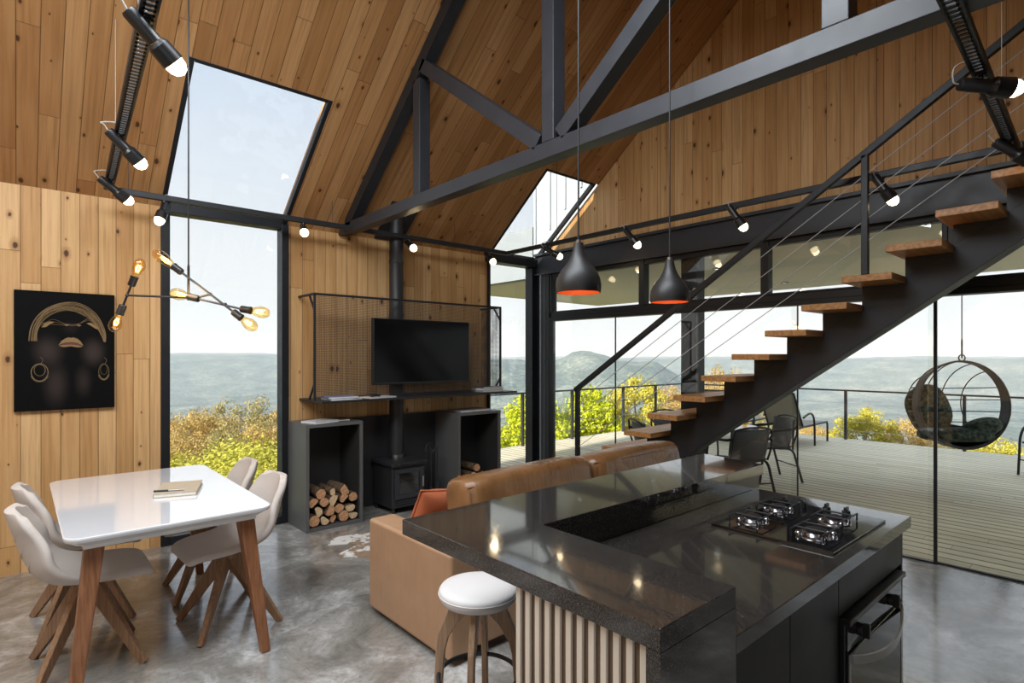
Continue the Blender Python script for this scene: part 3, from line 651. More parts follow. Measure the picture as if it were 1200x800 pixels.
open_cabinet('firewood_cabinet', 'tall open graphite cabinet right of the stove, by the corner glass', 3.52, 4.11, 4.84, 5.29, .935)
# firewood
def log(label, x, z, r, y0=4.87, ln=.30, rnd=None, group='split logs in the left cabinet', half=False):
    R = random.Random(rnd); t = thing('firewood_log', label, 'log', (x, y0, z), group=group)
    n_ = 14; a0 = R.uniform(0, 6); pr = []
    for i in range(n_):
        a = 2*PI*i/n_
        q = r*(1+R.uniform(-.08, .08))
        px, pz = q*math.cos(a), q*math.sin(a)
        if half:      # split face
            ca = math.cos(a-a0)
            if ca > .35: f = .35/ca; px *= f; pz *= f
        pr.append((px, pz))
    b = MB(); m = 5; vs = []; fs = []
    dx, dz = R.uniform(-.012, .012), R.uniform(-.006, .006)
    for j in range(m+1):
        tt = j/m; k = 1+R.uniform(-.03, .03)
        vs += [(x+p[0]*k+dx*tt, y0+ln*tt, z+p[1]*k+dz*tt) for p in pr]
    for j in range(m): fs += [(j*n_+i, j*n_+(i+1)%n_, (j+1)*n_+(i+1)%n_, (j+1)*n_+i) for i in range(n_)]
    b.add(vs, fs); b.add(vs[-n_:], [tuple(range(n_))]); b.build('bark', M['log_bark'], t, smooth=True, ang=.9)
    e = MB(); e.add([(x+p[0]*.97, y0-.004, z+p[1]*.97) for p in pr]+[(x+p[0]*.97, y0, z+p[1]*.97) for p in pr], [tuple(range(n_))]+[(i, (i+1)%n_, n_+(i+1)%n_, n_+i) for i in range(n_)])
    e.build('cut_end', M['log_end_pale' if (rnd or 0) % 3 == 1 else 'log_end'], t)
W_ = 1.918
rows = [(.075, [.050, .046, .036, .050, .046], 0), (.158, [.046, .052, .044, .048], .07), (.240, [.046, .042, .050, .046, .042], .005), (.318, [.046, .036, .052], .10)]
names = [['thick log at the left foot of the stacked firewood', 'reddish log beside the left foot of the stack', 'thin round log in the bottom row of the stack', 'bark covered log in the bottom row, right of the thin one', 'log at the right foot of the stacked firewood'],
         ['pale split log at the left end of the second row', 'split log second from left in the second row', 'stout log third from left in the second row', 'bark sided log at the right end of the second row'],
         ['reddish split log at the left of the third row', 'light log left of middle in the third row', 'dark barked log right of middle in the third row', 'squat log right of the dark one in the third row', 'log at the right of the third row'],
         ['barked log at the upper left of the pile', 'round pale log on the top row of the pile', 'large split log crowning the pile at right']]
for ri, (z, rs, off) in enumerate(rows):
    rs = [r for r in rs if r]; tot = 2*sum(rs); gap = (.472-tot-off)/max(1, len(rs)) ; x = W_+off/2
    for ci, r in enumerate(rs):
        x += r+gap/2; zz = z if ri else .03+r*1.1
        log(names[ri][ci]+' in the left cabinet', x, zz, r, 4.865+random.uniform(0, .03), .30, ri*10+ci, half=(ri+ci) % 3 != 0); x += r+gap/2
for i, (x, z, r) in enumerate(((3.63, .075, .045), (3.74, .078, .048), (3.86, .075, .045), (3.98, .078, .048), (3.68, .155, .042), (3.80, .160, .045), (3.92, .155, .042), (3.75, .235, .042), (3.86, .24, .042), (3.80, .318, .042))):
    log(['log at the left foot', 'log second along the bottom', 'log third along the bottom', 'log at the right foot', 'left log of the second row', 'middle log of the second row', 'right log of the second row', 'left log of the third row', 'right log of the third row', 'topmost log'][i]+' of the pile in the right cabinet', x, z if i > 3 else .03+r*1.1, r, 4.88, .3, 90+i, 'split logs in the right cabinet', half=i % 2 == 0)
# fire tools
t = thing('fire_tool_stand', 'black stand of fireside tools right of the stove', 'fire tools', (3.28, 5.02, 0))
MB().lathe([(.09, 0), (.09, .012), (.02, .02)], (3.28, 5.02, 0), 24).build('base', M['stove'], t, smooth=True)
MB().cyl((3.28, 5.02, .015), (3.28, 5.02, .60), .008, n=10).build('pole', M['stove'], t, smooth=True)
MB().torus((3.28, 5.02, .57), (0, 1, 0), .055, .005, 20, 6).build('hook_ring', M['stove'], t, smooth=True)
for i, (dx, dy) in enumerate(((-.07, -.03), (-.025, -.06), (.03, -.06), (.07, -.03))):
    b = MB(); b.cyl((3.28+dx, 5.02+dy, .12), (3.28+dx, 5.02+dy, .55), .006, n=8).torus((3.28+dx, 5.02+dy, .565), (0, 1, 0), .016, .004, 14, 6)
    if i == 3: b.super((3.28+dx, 5.02+dy, .15), .035, .012, .07, 3)
    if i == 0: b.bar((3.28+dx, 5.02+dy, .12), (3.28+dx+.03, 5.02+dy-.02, .10), .008, .008)
    if i == 1: b.super((3.28+dx, 5.02+dy, .12), .02, .02, .06, 3)
    b.build(['poker', 'brush', 'tongs', 'shovel'][i], M['stove'] if i != 3 else M['steel2'], t, smooth=True)
# mesh screen with shelf
t = thing('mesh_shelf', 'black wire mesh screen frame with a long steel shelf on the pine wall', 'shelf', (3.1, 5.29, 1.14))
xa, xb, yb_, za, zc = 2.0, 4.19, 4.94, 1.15, 2.11
MB().box(xa, 4.30, 4.77, 5.02, 1.13, 1.15).box(xa, fx-.085, 5.02, YL-.002, 1.13, 1.15).box(fx+.085, 4.30, 5.02, YL-.002, 1.13, 1.15).build('shelf_board', M['steel'], t, bevel=.002)
def fr(p, q, n_='frame_bar'): MB().bar(p, q, .02, .02).build(n_, M['steel'], t, bevel=.002)
fr((xa, yb_, za), (xa, yb_, zc)); fr((xb, yb_, za), (xb, yb_, zc)); fr((xa-.01, yb_, zc), (xb+.01, yb_, zc))
fr((xa, yb_, zc), (xa, YL, zc)); fr((xb, yb_, zc), (xb, YL, zc))
for x in (xa, xb):
    MB().bar((x, yb_+.12, zc), (x, yb_, zc-.15), .015, .015).build('brace', M['steel'], t); MB().bar((x, yb_+.12, za), (x, yb_, za+.15), .015, .015).build('brace', M['steel'], t)
MB().add([(xa, yb_, za), (xb, yb_, za), (xb, yb_, zc), (xa, yb_, zc)], [(0,1,2,3)]).build('mesh_panel', M['mesh'], t)
MB().add([(xb, yb_, za), (xb, YL-.01, za), (xb, YL-.01, zc), (xb, yb_, zc)], [(0,1,2,3)]).build('mesh_panel', M['mesh'], t)
# television
t = thing('television', 'black flat screen television hung on the mesh screen', 'television', (3.118, 4.90, 1.27))
MB().box(2.546, 3.69, 4.875, 4.925, 1.272, 1.917).build('housing', M['black_plastic'], t, bevel=.006)
MB().box(2.556, 3.68, 4.871, 4.876, 1.292, 1.907).build('screen', M['screen'], t)
MB().box(3.098, 3.138, 4.868, 4.876, 1.266, 1.276).build('sensor', M['black_plastic'], t)
# magazines and bits
def book(label, c, sx, sy, h, rz, cover, group=None, name='magazine', cat='magazine'):
    t = thing(name, label, cat, c, rz, group)
    MB().box(-sx/2, sx/2, -sy/2, sy/2, 0, h*.14).box(-sx/2, sx/2, -sy/2, sy/2, h*.86, h).box(-sx/2, -sx/2+.004, -sy/2, sy/2, h*.14, h*.86).build('cover', M[cover], t, world=False)
    MB().box(-sx/2+.004, sx/2-.004, -sy/2+.004, sy/2-.004, h*.14, h*.86).build('pages', M['paper'], t, world=False); return t
M['mag_blue'] = plain('blue_cover', (.16, .20, .36), .35); M['mag_white'] = plain('white_cover', (.66, .66, .68), .3, 0, 18, .25)
M['mag_dark'] = plain('dark_cover', (.10, .10, .12), .35, 0, 14, .4); M['mag_grey'] = plain('grey_cover', (.30, .30, .31), .4, 0, 14, .3)
sg = 'magazines on the mesh shelf'
book('pale magazine at the bottom of the left pile on the mesh shelf', (2.24, 4.90, 1.151), .30, .22, .014, .06, 'mag_white', sg)
book('blue magazine on top of the left pile on the mesh shelf', (2.22, 4.90, 1.166), .28, .21, .018, -.08, 'mag_blue', sg)
book('white magazine lying flat left of the flue on the mesh shelf', (2.60, 4.90, 1.151), .30, .21, .010, .12, 'mag_white', sg)
book('grey magazine at the bottom of the right pile on the mesh shelf', (3.98, 4.92, 1.151), .30, .22, .02, 0, 'mag_grey', sg)
book('white magazine in the middle of the right pile on the mesh shelf', (3.98, 4.92, 1.172), .29, .21, .018, .05, 'mag_white', sg)
book('dark magazine on top of the right pile on the mesh shelf', (3.99, 4.92, 1.191), .27, .20, .016, -.06, 'mag_dark', sg)
book('white magazine lying on the left fireside cabinet', (2.07, 4.98, .946), .26, .20, .018, .3, 'mag_white')
book('dark magazine lying on the left fireside cabinet', (2.24, 5.05, .946), .24, .19, .014, -.2, 'mag_dark')
book('dark slim box lying on the right fireside cabinet', (3.80, 5.02, .936), .42, .24, .022, 0, 'mag_grey', None, 'slim_box', 'box')
t = thing('game_controller', 'small dark controller lying on the white magazine on the mesh shelf', 'controller', (2.56, 4.90, 1.162))
MB().super((2.56, 4.90, 1.174), .045, .025, .012, 3).build('shell', M['black_plastic'], t, smooth=True); MB().super((2.525, 4.87, 1.172), .013, .03, .010, 2.5).super((2.595, 4.87, 1.172), .013, .03, .010, 2.5).build('grip', M['black_plastic'], t, smooth=True)
# ================================================================== PORTRAIT
t = thing('wall_art', 'black canvas of a face with gold lips and gold thread headband', 'picture', (.27, YL, 1.155))
px0, px1, pz0, pz1, py_ = -.02, .562, 1.155, 2.02, YL-.035
MB().box(px0, px1, py_, YL-.002, pz0, pz1).build('canvas', M['canvas'], t, bevel=.002)
P_ = lambda u, v: (px0+u*(px1-px0), pz1-v*(pz1-pz0))      # u from left, v from top
def thread(uv, r=.0016, n_=7):
    pts = smoothpath([(P_(u, v)[0], py_-.001, P_(u, v)[1]) for u, v in uv], n_); return pts
R = random.Random(4)
OUT = [(.135,.42),(.15,.32),(.195,.235),(.27,.165),(.37,.115),(.49,.085),(.61,.085),(.72,.12),(.815,.185),(.875,.27),(.905,.345),(.905,.42)]
INN = [(.215,.42),(.215,.36),(.245,.285),(.31,.22),(.40,.175),(.50,.155),(.60,.165),(.69,.20),(.765,.255),(.82,.315),(.86,.37),(.885,.42)]
b = MB()
for i in range(26):
    k = i/25; ph = R.uniform(0, 6); am = R.uniform(.0, .09)
    a_, z_ = (0, 12) if R.random() < .6 else ((0, R.randint(8, 11)) if R.random() < .5 else (R.randint(1, 4), 12))
    pts = []
    for q, (o_, n_) in enumerate(zip(OUT, INN)):
        if a_ <= q < z_:
            kk = min(1, max(0, k+am*math.sin(q*.8+ph))); pts.append((o_[0]+(n_[0]-o_[0])*kk, o_[1]+(n_[1]-o_[1])*kk))
    b.tube(thread(pts, n_=4), .0010, 4)
for i in range(3): b.tube(thread([(.235, .30-.02*i), (.36, .235+.02*i), (.48, .265+.008*i), (.60, .27+.004*i), (.74, .235-.012*i), (.84, .31)], n_=4), .0008, 4)
b.build('thread_headband', M['gold_line'], t, smooth=True)
def flat(poly, mat, nm, d=.0015):
    c = [P_(u, v) for u, v in poly]; MB().prism(c, 'y', py_-d, py_).build(nm, M[mat], t)
flat([(.42,.452),(.45,.415),(.485,.395),(.52,.383),(.545,.388),(.57,.383),(.61,.395),(.645,.418),(.67,.455),(.61,.432),(.545,.425),(.48,.430)], 'gold', 'lips')
flat([(.425,.458),(.48,.438),(.545,.434),(.61,.440),(.665,.461),(.62,.470),(.545,.460),(.47,.468)], 'gold', 'lips')
flat([(.255,.305),(.285,.272),(.335,.252),(.385,.256),(.345,.272),(.30,.30)], 'gold', 'eyelid'); flat([(.70,.258),(.75,.252),(.80,.277),(.835,.315),(.79,.30),(.74,.275)], 'gold', 'eyelid')
flat([(.44,.452),(.48,.430),(.545,.422),(.61,.430),(.655,.456),(.61,.450),(.545,.446),(.48,.449)], 'mouth', 'mouth', .0022)
flat([(.475,.278),(.50,.272),(.525,.28),(.50,.288)], 'gold', 'nostril_glint'); flat([(.60,.28),(.625,.272),(.65,.278),(.625,.288)], 'gold', 'nostril_glint')
for u, v, dim in ((.24, .68, 1), (.885, .68, 0)):
    b = MB(); ru, rv = (.080, .072) if dim else (.055, .068)
    el_ = lambda k, n, q, du=0, dv=0: tuple((P_(u+du+ru*q*math.cos(2*PI*k/n), v+dv+rv*q*math.sin(2*PI*k/n))[0], py_-.001, P_(0, v+dv+rv*q*math.sin(2*PI*k/n))[1])[z] for z in (0, 1, 2))
    b.tube([el_(k, 36, 1) for k in range(36)], .0022 if dim else .0013, 5, True).tube([el_(k, 30, .66, 0, -.018) for k in range(30)], .0014 if dim else .0009, 5, True)
    for k in range(3, 16): p_ = el_(k, 36, 1.04); b.torus(p_, (0, 1, 0), .0048, .0011, 10, 4)
    b.tube(thread([(u+.01, v-rv), (u+.03, v-rv-.03), (u+.005, v-rv-.055)], n_=4), .0009, 4); b.build('hoop_earring', M['gold_line'], t, smooth=True)
# ================================================================== CHANDELIER
t = thing('bulb_chandelier', 'black branching pendant with six filament bulbs over the dining table', 'chandelier', (.76, 3.70, 1.9))
def bar_(p, q): MB().cyl(p, q, .0065, n=10).build('arm', M['black_plastic'], t, smooth=True)
def bulb(p, d, long=False):
    p, d = Vector(p), Vector(d).normalized()
    sk = MB(); sk.lathe([(0,0),(.018,.001),(.021,.006),(.021,.052),(.023,.056),(.023,.062),(.019,.062)], p, 20, d); s_ = sk.build('socket', M['black_plastic'], t, smooth=True)
    q = p+d*.058
    K_ = 1.12
    pr = [(.014,0),(.016,.012),(.024,.03),(.031,.055),(.030,.075),(.021,.094),(.009,.102),(0,.104)] if not long else [(.014,0),(.016,.012),(.022,.035),(.030,.075),(.031,.095),(.024,.118),(.012,.132),(.005,.137),(0,.138)]
    pr = [(a_*K_, b__*K_) for a_, b__ in pr]
    g = MB(); g.lathe(pr, q, 22, d, cap=False); bl = g.build('bulb', M['amber_glass'], t, smooth=True, ang=3)
    f = MB(); u = d.orthogonal().normalized(); w = d.cross(u)
    for i in range(6):
        a = 2*PI*i/6; o = (u*math.cos(a)+w*math.sin(a))
        f.tube([q+d*.03+o*.006, q+d*.055+o*.012, q+d*(.075 if not long else .095)+o*.006], .0011, 4)
    f.build('filament', M['filament'], bl)
Z0 = 1.905; h = Vector((.757, 3.742, Z0))
N1 = Vector((.485, 3.977, 1.908)); N2 = Vector((.853, 3.66, 1.915)); N3 = Vector((.92, 3.60, 1.855))
MB().cyl(h, (h.x, h.y, zroof(h.y)-.02), .0045, n=8).build('cord', M['black_plastic'], t, smooth=True)
MB().cyl(h, h+Vector((0,0,.18)), .007, n=10).build('stem', M['black_plastic'], t, smooth=True)
MB().lathe([(.05, 0), (.05, .02)], (h.x, h.y, zroof(h.y)-.045), 24).build('ceiling_rose', M['black_plastic'], t, smooth=True)
E1 = h+Vector((.03, -.025, -.012))
bar_(N1, E1); bar_(E1, N2)
d1 = Vector((.03, -.03, .10)).normalized(); bar_(N1-d1*.07, N1+d1*.07); bulb(N1+d1*.06, d1); bulb(N1-d1*.06, -d1)
A0 = Vector((.715, 3.777, 2.055)); A1 = Vector((.965, 3.553, 1.80)); bar_(A0, A1); da = (A1-A0).normalized(); bulb(A0+da*.02, -da, True); bulb(A1-da*.02, da)
B0 = E1+Vector((-.02, .017, .005)); B1 = Vector((1.01, 3.52, 1.822)); bar_(B0, B1); db = (B1-B0).normalized(); bulb(B0+db*.05, -db); bulb(B1-db*.03, Vector((db.x, db.y, -.16)))
for q in (N1, N2, N3): MB().super(q, .011, .011, .011, 2, 12, 8).build('joint', M['black_plastic'], t, smooth=True)
L = bpy.data.lights.new('bulb_glow', 'POINT'); L.energy = 6; L.color = (1, .62, .28); L.shadow_soft_size = .12
o = bpy.data.objects.new('bulb_glow', L); C.objects.link(o); o.parent = t; o.location = (0, 0, .02)
# ================================================================== PENDANTS
for i, (x, y, lb) in enumerate(((1.66, 1.48, 'matt black pendant lamp with orange inside, the nearer one over the bar'), (2.27, 1.46, 'matt black pendant lamp with orange inside, hanging nearest the stair'))):
    z = 1.80; t = thing('pendant_lamp', lb, 'pendant lamp', (x, y, z), group='pendant lamps over the bar')
    prof = [(.087, 0), (.089, .012), (.0895, .03), (.086, .053), (.077, .075), (.063, .095), (.047, .114), (.035, .134), (.027, .154), (.022, .175), (.0185, .196)]
    MB().lathe(prof, (x, y, z), 40, cap=False).build('lamp_shade', M['matt_black'], t, smooth=True, ang=3)
    MB().lathe([(r-.0035, h_) for r, h_ in prof[:-1]], (x, y, z), 40, cap=False).build('lining', M['copper_in'], t, smooth=True, ang=3)
    MB().lathe([(.0, .05), (.02, .055), (.024, .08), (.016, .11), (.010, .13)], (x, y, z), 16).build('bulb', M['bulb_on'], t, smooth=True)
    MB().cyl((x, y, z+.194), (x, y, z+.208), .010, n=12).build('cap', M['brushed'], t, smooth=True)
    MB().cyl((x, y, z+.205), (x, y, zroof(y)-.015), .0035, n=8).build('cord', M['steel'], t, smooth=True)
    MB().lathe([(.045, 0), (.045, .03)], (x, y, zroof(y)-.03), 20).build('ceiling_rose', M['black_plastic'], t, smooth=True)
    L = bpy.data.lights.new('pendant_glow', 'POINT'); L.energy = .12; L.color = (1, .62, .3); L.shadow_soft_size = .02
    o = bpy.data.objects.new('pendant_glow', L); C.objects.link(o); o.parent = t; o.location = (0, 0, .03)
# ================================================================== DINING SET
def rrect(x0, x1, y0, y1, r, n=6):
    out = []
    for cx, cy, a in ((x1-r, y1-r, 0), (x0+r, y1-r, PI/2), (x0+r, y0+r, PI), (x1-r, y0+r, 1.5*PI)):
        out += [(cx+r*math.cos(a+PI/2*i/n), cy+r*math.sin(a+PI/2*i/n)) for i in range(n+1)]
    return out
tx0, tx1, ty0, ty1, tz = .145, 1.005, 3.01, 4.51, .77
t = thing('dining_table', 'white lacquered dining table with splayed walnut legs', 'table', (.575, 3.76, 0))
b = MB(); n_ = 28; vs = []; lv = [(0, -.002), (.0, -.010), (.004, -.022), (.035, -.045)]
prs = [rrect(tx0+.004, tx1-.004, ty0+.004, ty1-.004, .07)]+[rrect(tx0+i_, tx1-i_, ty0+i_, ty1-i_, .07) for i_, _ in lv]
zs = [0]+[z for _, z in lv]
m = len(prs[0])
for pr, z in zip(prs, zs): vs += [(p[0], p[1], tz+z) for p in pr]
fs = [tuple(range(m))]+[(k*m+i, k*m+(i+1)%m, (k+1)*m+(i+1)%m, (k+1)*m+i) for k in range(len(prs)-1) for i in range(m)]+[tuple(range((len(prs)-1)*m, len(prs)*m))[::-1]]
b.add(vs, fs); b.build('table_top', M['white_lac'], t, smooth=True, ang=.3)
MB().box(tx0+.07, tx1-.07, ty0+.07, ty0+.09, tz-.07, tz-.045).box(tx0+.07, tx1-.07, ty1-.09, ty1-.07, tz-.07, tz-.045).box(tx0+.07, tx0+.09, ty0+.09, ty1-.09, tz-.07, tz-.045).box(tx1-.09, tx1-.07, ty0+.09, ty1-.09, tz-.07, tz-.045).build('apron', M['white_edge'], t)
for sx in (-1, 1):
    for sy in (-1, 1):
        cx, cy = (.575+sx*.315), (3.76+sy*.635); fx_, fy_ = (.575+sx*.40), (3.76+sy*.70)
        MB().bar((cx, cy, tz-.046), (fx_, fy_, 0.0), .085, .075, (sx, sy*.0, 0), .045, .045).build('leg', M['walnut'], t, bevel=.006)
def dining_chair(label, loc, rz):
    t = thing('dining_chair', label, 'chair', loc, rz, 'upholstered chairs round the dining table')
    # profile along the middle: (forward, height, half width, side lift, side forward)
    pf = [(.245, .425, .175, .0, 0), (.235, .448, .195, .004, 0), (.16, .455, .215, .012, 0), (.05, .448, .228, .03, 0), (-.06, .445, .235, .06, .0), (-.14, .46, .238, .085, .02), (-.20, .51, .236, .085, .05), (-.235, .59, .226, .06, .075), (-.262, .68, .205, .03, .075), (-.285, .76, .188, .004, .06), (-.296, .808, .160, -.004, .050), (-.300, .826, .130, -.012, .042)]
    nv = 22; nu = 12
    def prof(v):
        q = v*(len(pf)-1); i = min(int(q), len(pf)-2); f = q-i
        p0, p1, p2, p3 = pf[max(i-1,0)], pf[i], pf[i+1], pf[min(i+2, len(pf)-1)]
        return [.5*(2*b_+(c_-a_)*f+(2*a_-5*b_+4*c_-d_)*f*f+(3*b_-a_-3*c_+d_)*f**3) for a_, b_, c_, d_ in zip(p0, p1, p2, p3)]
    def fn(u, v):
        f, z, w, l, sf = prof(v); u = u*2-1
        return (f+sf*u*u, w*u, z+l*abs(u)**2.2)
    g = MB().grid(fn, nu, nv); o = g.build('seat_shell', M['fabric'], t, smooth=True, world=False, ang=3)
    so_ = o.modifiers.new('thickness', 'SOLIDIFY'); so_.thickness = .042; so_.offset = 0
    sbd = o.modifiers.new('smooth', 'SUBSURF'); sbd.levels = 2; sbd.render_levels = 2
    # quilted lines on the outer back
    q = MB()
    for s_ in (-1, 1):
        for vv in (.56, .64, .72):
            pts = []
            for k in range(9):
                u = .5+s_*(.06+.04*k); v = vv+.010*k
                p = Vector(fn(u, v)); p1 = Vector(fn(u, v+.01)); d_ = (p1-p).normalized(); nn = Vector((d_.z, 0, -d_.x)); pts.append(p-nn*.0205 if nn.x > 0 else p+nn*.0205)
            q.tube(pts, .0025, 5)
    q.build('quilting', M['fabric'], t, smooth=True, world=False)
    MB().lathe([(.0, .412), (.055, .412), (.05, .385), (.042, .37), (0, .37)], (0, 0, 0), 20).build('swivel_hub', M['oak_leg'], t, smooth=True, world=False)
    for k in range(4):
        a = PI/4+k*PI/2; c_, s_ = math.cos(a), math.sin(a)
        MB().bar((.03*c_, .03*s_, .385), (.30*c_, .30*s_, .0), .034, .085, (c_, s_, 1), .026, .034).build('leg', M['oak_leg'], t, bevel=.004, world=False)
    return t
dining_chair('beige upholstered chair at the near left of the dining table, its back to the viewer', (.27, 3.56, 0), .0)
ch0 = [o for o in C.objects if o.name == 'dining_chair'][0]
dup(ch0, (.29, 4.18, 0), .06, 'beige upholstered chair on the left of the table, nearer the pine wall')
dup(ch0, (.93, 3.55, 0), PI+.05, 'beige upholstered chair at the near right of the dining table')
dup(ch0, (.95, 4.17, 0), PI-.04, 'beige upholstered chair right of the table, nearer the tall window')
# notebook and pen
t = book('kraft covered notebook with a pen on the white table', (.70, 3.70, .771), .21, .30, .024, -.32, 'kraft', None, 'notebook', 'notebook')
p = thing('ballpoint_pen', 'black and silver pen lying across the kraft notebook', 'pen', (.62, 3.62, .796))
MB().cyl((.565, 3.635, .8005), (.63, 3.605, .8005), .0055, n=12).build('barrel', M['black_plastic'], p, smooth=True); MB().cyl((.63, 3.605, .8005), (.70, 3.572, .8005), .0045, .003, 12).build('tip', M['brushed'], p, smooth=True)
# ================================================================== SOFA
t = thing('sofa', 'tan leather two seat sofa with its back to the bar', 'sofa', (2.8, 2.7, 0))
sy0, sy1 = 2.265, 3.125
MB().box(1.60, 1.775, sy0, sy1, .03, .565).build('armrest', M['leather_panel'], t, bevel=.02, seg=4)
MB().box(3.83, 4.0, sy0, sy1, .03, .565).build('armrest', M['leather_panel'], t, bevel=.02, seg=4)
MB().box(1.776, 3.829, sy0+.01, sy1-.02, .05, .26).build('base', M['leather_panel'], t, bevel=.015)
MB().box(1.776, 3.829, sy0, sy0+.13, .26, .62).build('back_frame', M['leather_panel'], t, bevel=.02, seg=3)
for i in range(2):
    x0, x1 = 1.79+i*1.03, 1.79+i*1.03+1.0
    MB().super(((x0+x1)/2, 2.76, .345), .505, .35, .095, 7, 48, 16).build('seat_cushion', M['leather'], t, smooth=True, ang=3)
    # back cushion: boxy pillow with pinched corners, leaning back
    b = MB(); NU, NV = 44, 20; R = Matrix.Rotation(-.16, 4, 'X').to_3x3(); cz = .64; cy_ = 2.455
    random.seed(i+3)
    def cu(u, v):
        th = 2*PI*u; ph = -PI/2+PI*v
        sg = lambda x, e: math.copysign(abs(x)**e, x)
        E_ = .17
        x = sg(math.cos(ph), E_)*sg(math.cos(th), E_)*.515; y = sg(math.sin(ph), .62)*.145; z = sg(math.cos(ph), E_)*sg(math.sin(th), E_)*.255
        k = (abs(x)/.515)**6*(abs(z)/.255)**6
        y *= 1-.45*k
        wr = .007*math.sin(x*52+2.5*math.sin(z*7+i))*(.35+.65*abs(z)/.255)*(1-(abs(x)/.53)**4)*(.6 if i == 0 else 1.2)
        p = Vector((x, y+wr*.55, z*(1+.02*math.sin(x*5+i))+wr*.5)); p = R@p; return Vector((1.79+i*1.03+.50, cy_, cz))+p
    b.grid(cu, NU*2, NV*2); c_ = b.build('back_cushion', M['leather'], t, smooth=True, ang=3)
    sm = MB(); pts = []
    for k in range(41):
        x = -.50+1.0*k/40; pts.append(Vector((1.79+i*1.03+.50, cy_, cz))+R@Vector((x, -.1395*(1-.25*(abs(x)/.5)**8), .195)))
    sm.tube(pts, .003, 5)
    pts = []
    for k in range(21):
        z = -.2+.38*k/20; pts.append(Vector((1.79+i*1.03+.50, cy_, cz))+R@Vector((-.495, -.118, z)))
    sm.tube(pts, .003, 5); sm.build('seam', M['leather'], c_, smooth=True)
for x in (1.68, 3.92):
    for y in (2.34, 3.05): MB().cyl((x, y, 0), (x, y, .04), .022, n=12).build('foot', M['rubber'], t)
def scatter_cushion(label, c, rot, sz=.23, th=.075):
    t = thing('scatter_cushion', label, 'cushion', c, 0, 'rust cushions on the sofa'); Rm = rot; b = MB()
    def side(s_):
        def fn(u, v):
            u, v = u*2-1, v*2-1; k = max(0, (1-abs(u)**2.2))*max(0, (1-abs(v)**2.2))
            pin = 1-.06*(1-u*u)*abs(v)**3; piv = 1-.06*(1-v*v)*abs(u)**3
            w = .006*math.sin(7*u+5*v)*math.sqrt(max(k, 0))
            return Rm@Vector((u*sz*piv, s_*(th*k**.45+w if k > 0 else 0), v*sz*pin))+Vector(c)
        return fn
    b.grid(side(1), 24, 24).grid(side(-1), 24, 24); o = b.build('cover', M['orange'], t, smooth=True, weld=True, ang=3)
    e = MB(); pts = []
    for k in range(48):
        q = k/12; i = int(q); f = (q-i)*2-1; u, v = [(f, -1), (1, f), (-f, 1), (-1, -f)][i]
        pts.append(Rm@Vector((u*sz*(1-.06*(1-v*v)*abs(u)**3), 0, v*sz*(1-.06*(1-u*u)*abs(v)**3)))+Vector(c))
    e.tube(pts, .006, 6, True); e.build('piping', M['orange'], o, smooth=True); return t
RX = lambda a, ax: Matrix.Rotation(a, 3, ax)
scatter_cushion('rust orange cushion in front, propped on the sofa seat against the armrest', (1.94, 2.86, .575), RX(-.1, 'Z')@RX(.50, 'X')@RX(.10, 'Y'), .205)
scatter_cushion('rust orange cushion behind, only its corner showing past the sofa back', (2.22, 2.97, .60), RX(.25, 'Z')@RX(.38, 'X')@RX(.10, 'Y'), .19)
# ================================================================== RUG
t = MB(); pts = []; R = random.Random(2)
out = [(1.90, 4.42), (2.05, 4.56), (2.35, 4.50), (2.75, 4.62), (3.15, 4.50), (3.45, 4.58), (3.55, 4.35), (3.40, 4.15), (3.50, 3.85), (3.60, 3.55), (3.40, 3.42), (3.05, 3.52), (2.70, 3.42), (2.35, 3.50), (2.05, 3.36), (1.92, 3.52), (2.05, 3.75), (1.98, 3.98), (1.86, 4.14), (2.08, 4.28)]
ol = smoothpath(out+[out[0]], 5)[:-1]
t.prism([(p.x, p.y) if hasattr(p, 'x') else p for p in [Vector((a[0], a[1], 0)) for a in ol]], 'z', .001, .007)
tag(t.build('cowhide_rug', M['hide']), 'brindle and white cowhide rug on the concrete before the stove', 'rug')
# ================================================================== BAR STOOL
sxc, syc, sz_ = 1.425, 1.82, .605
t = thing('bar_stool', 'pale round seated bar stool with bent timber legs under the bar', 'stool', (sxc, syc, 0))
MB().lathe([(0, -.062), (.135, -.062), (.152, -.055), (.162, -.035), (.163, -.015), (.155, -.003), (.12, .003), (0, .006)], (sxc, syc, sz_), 48, cap=False).build('seat', M['stool_vinyl'], t, smooth=True, ang=3)
MB().torus((sxc, syc, sz_-.024), (0, 0, 1), .1630, .0022, 48, 6).build('seam', M['stool_vinyl'], t, smooth=True)
for k in range(4):
    a = math.radians(222+90*k); c_, s_ = math.cos(a), math.sin(a)
    P0 = lambda r, z: Vector((sxc+r*c_, syc+r*s_, z))
    b = MB(); q = Vector((-s_, c_, 0))*.013
    pr = [(.035, .545), (.10, .545), (.125, .50), (.168, .40), (.178, .33), (.195, 0), (.165, 0), (.140, .33), (.125, .385), (.085, .45), (.035, .50)]
    vs = [P0(r, z)-q for r, z in pr]+[P0(r, z)+q for r, z in pr]; m = len(pr)
    b.add(vs, [tuple(range(m))[::-1], tuple(range(m, 2*m))]+[(i, (i+1)%m, m+(i+1)%m, m+i) for i in range(m)]); b.build('leg', M['stool_wood'], t, bevel=.004)
MB().torus((sxc, syc, .235), (0, 0, 1), .165, .009, 44, 8).build('foot_ring', M['steel'], t, smooth=True)
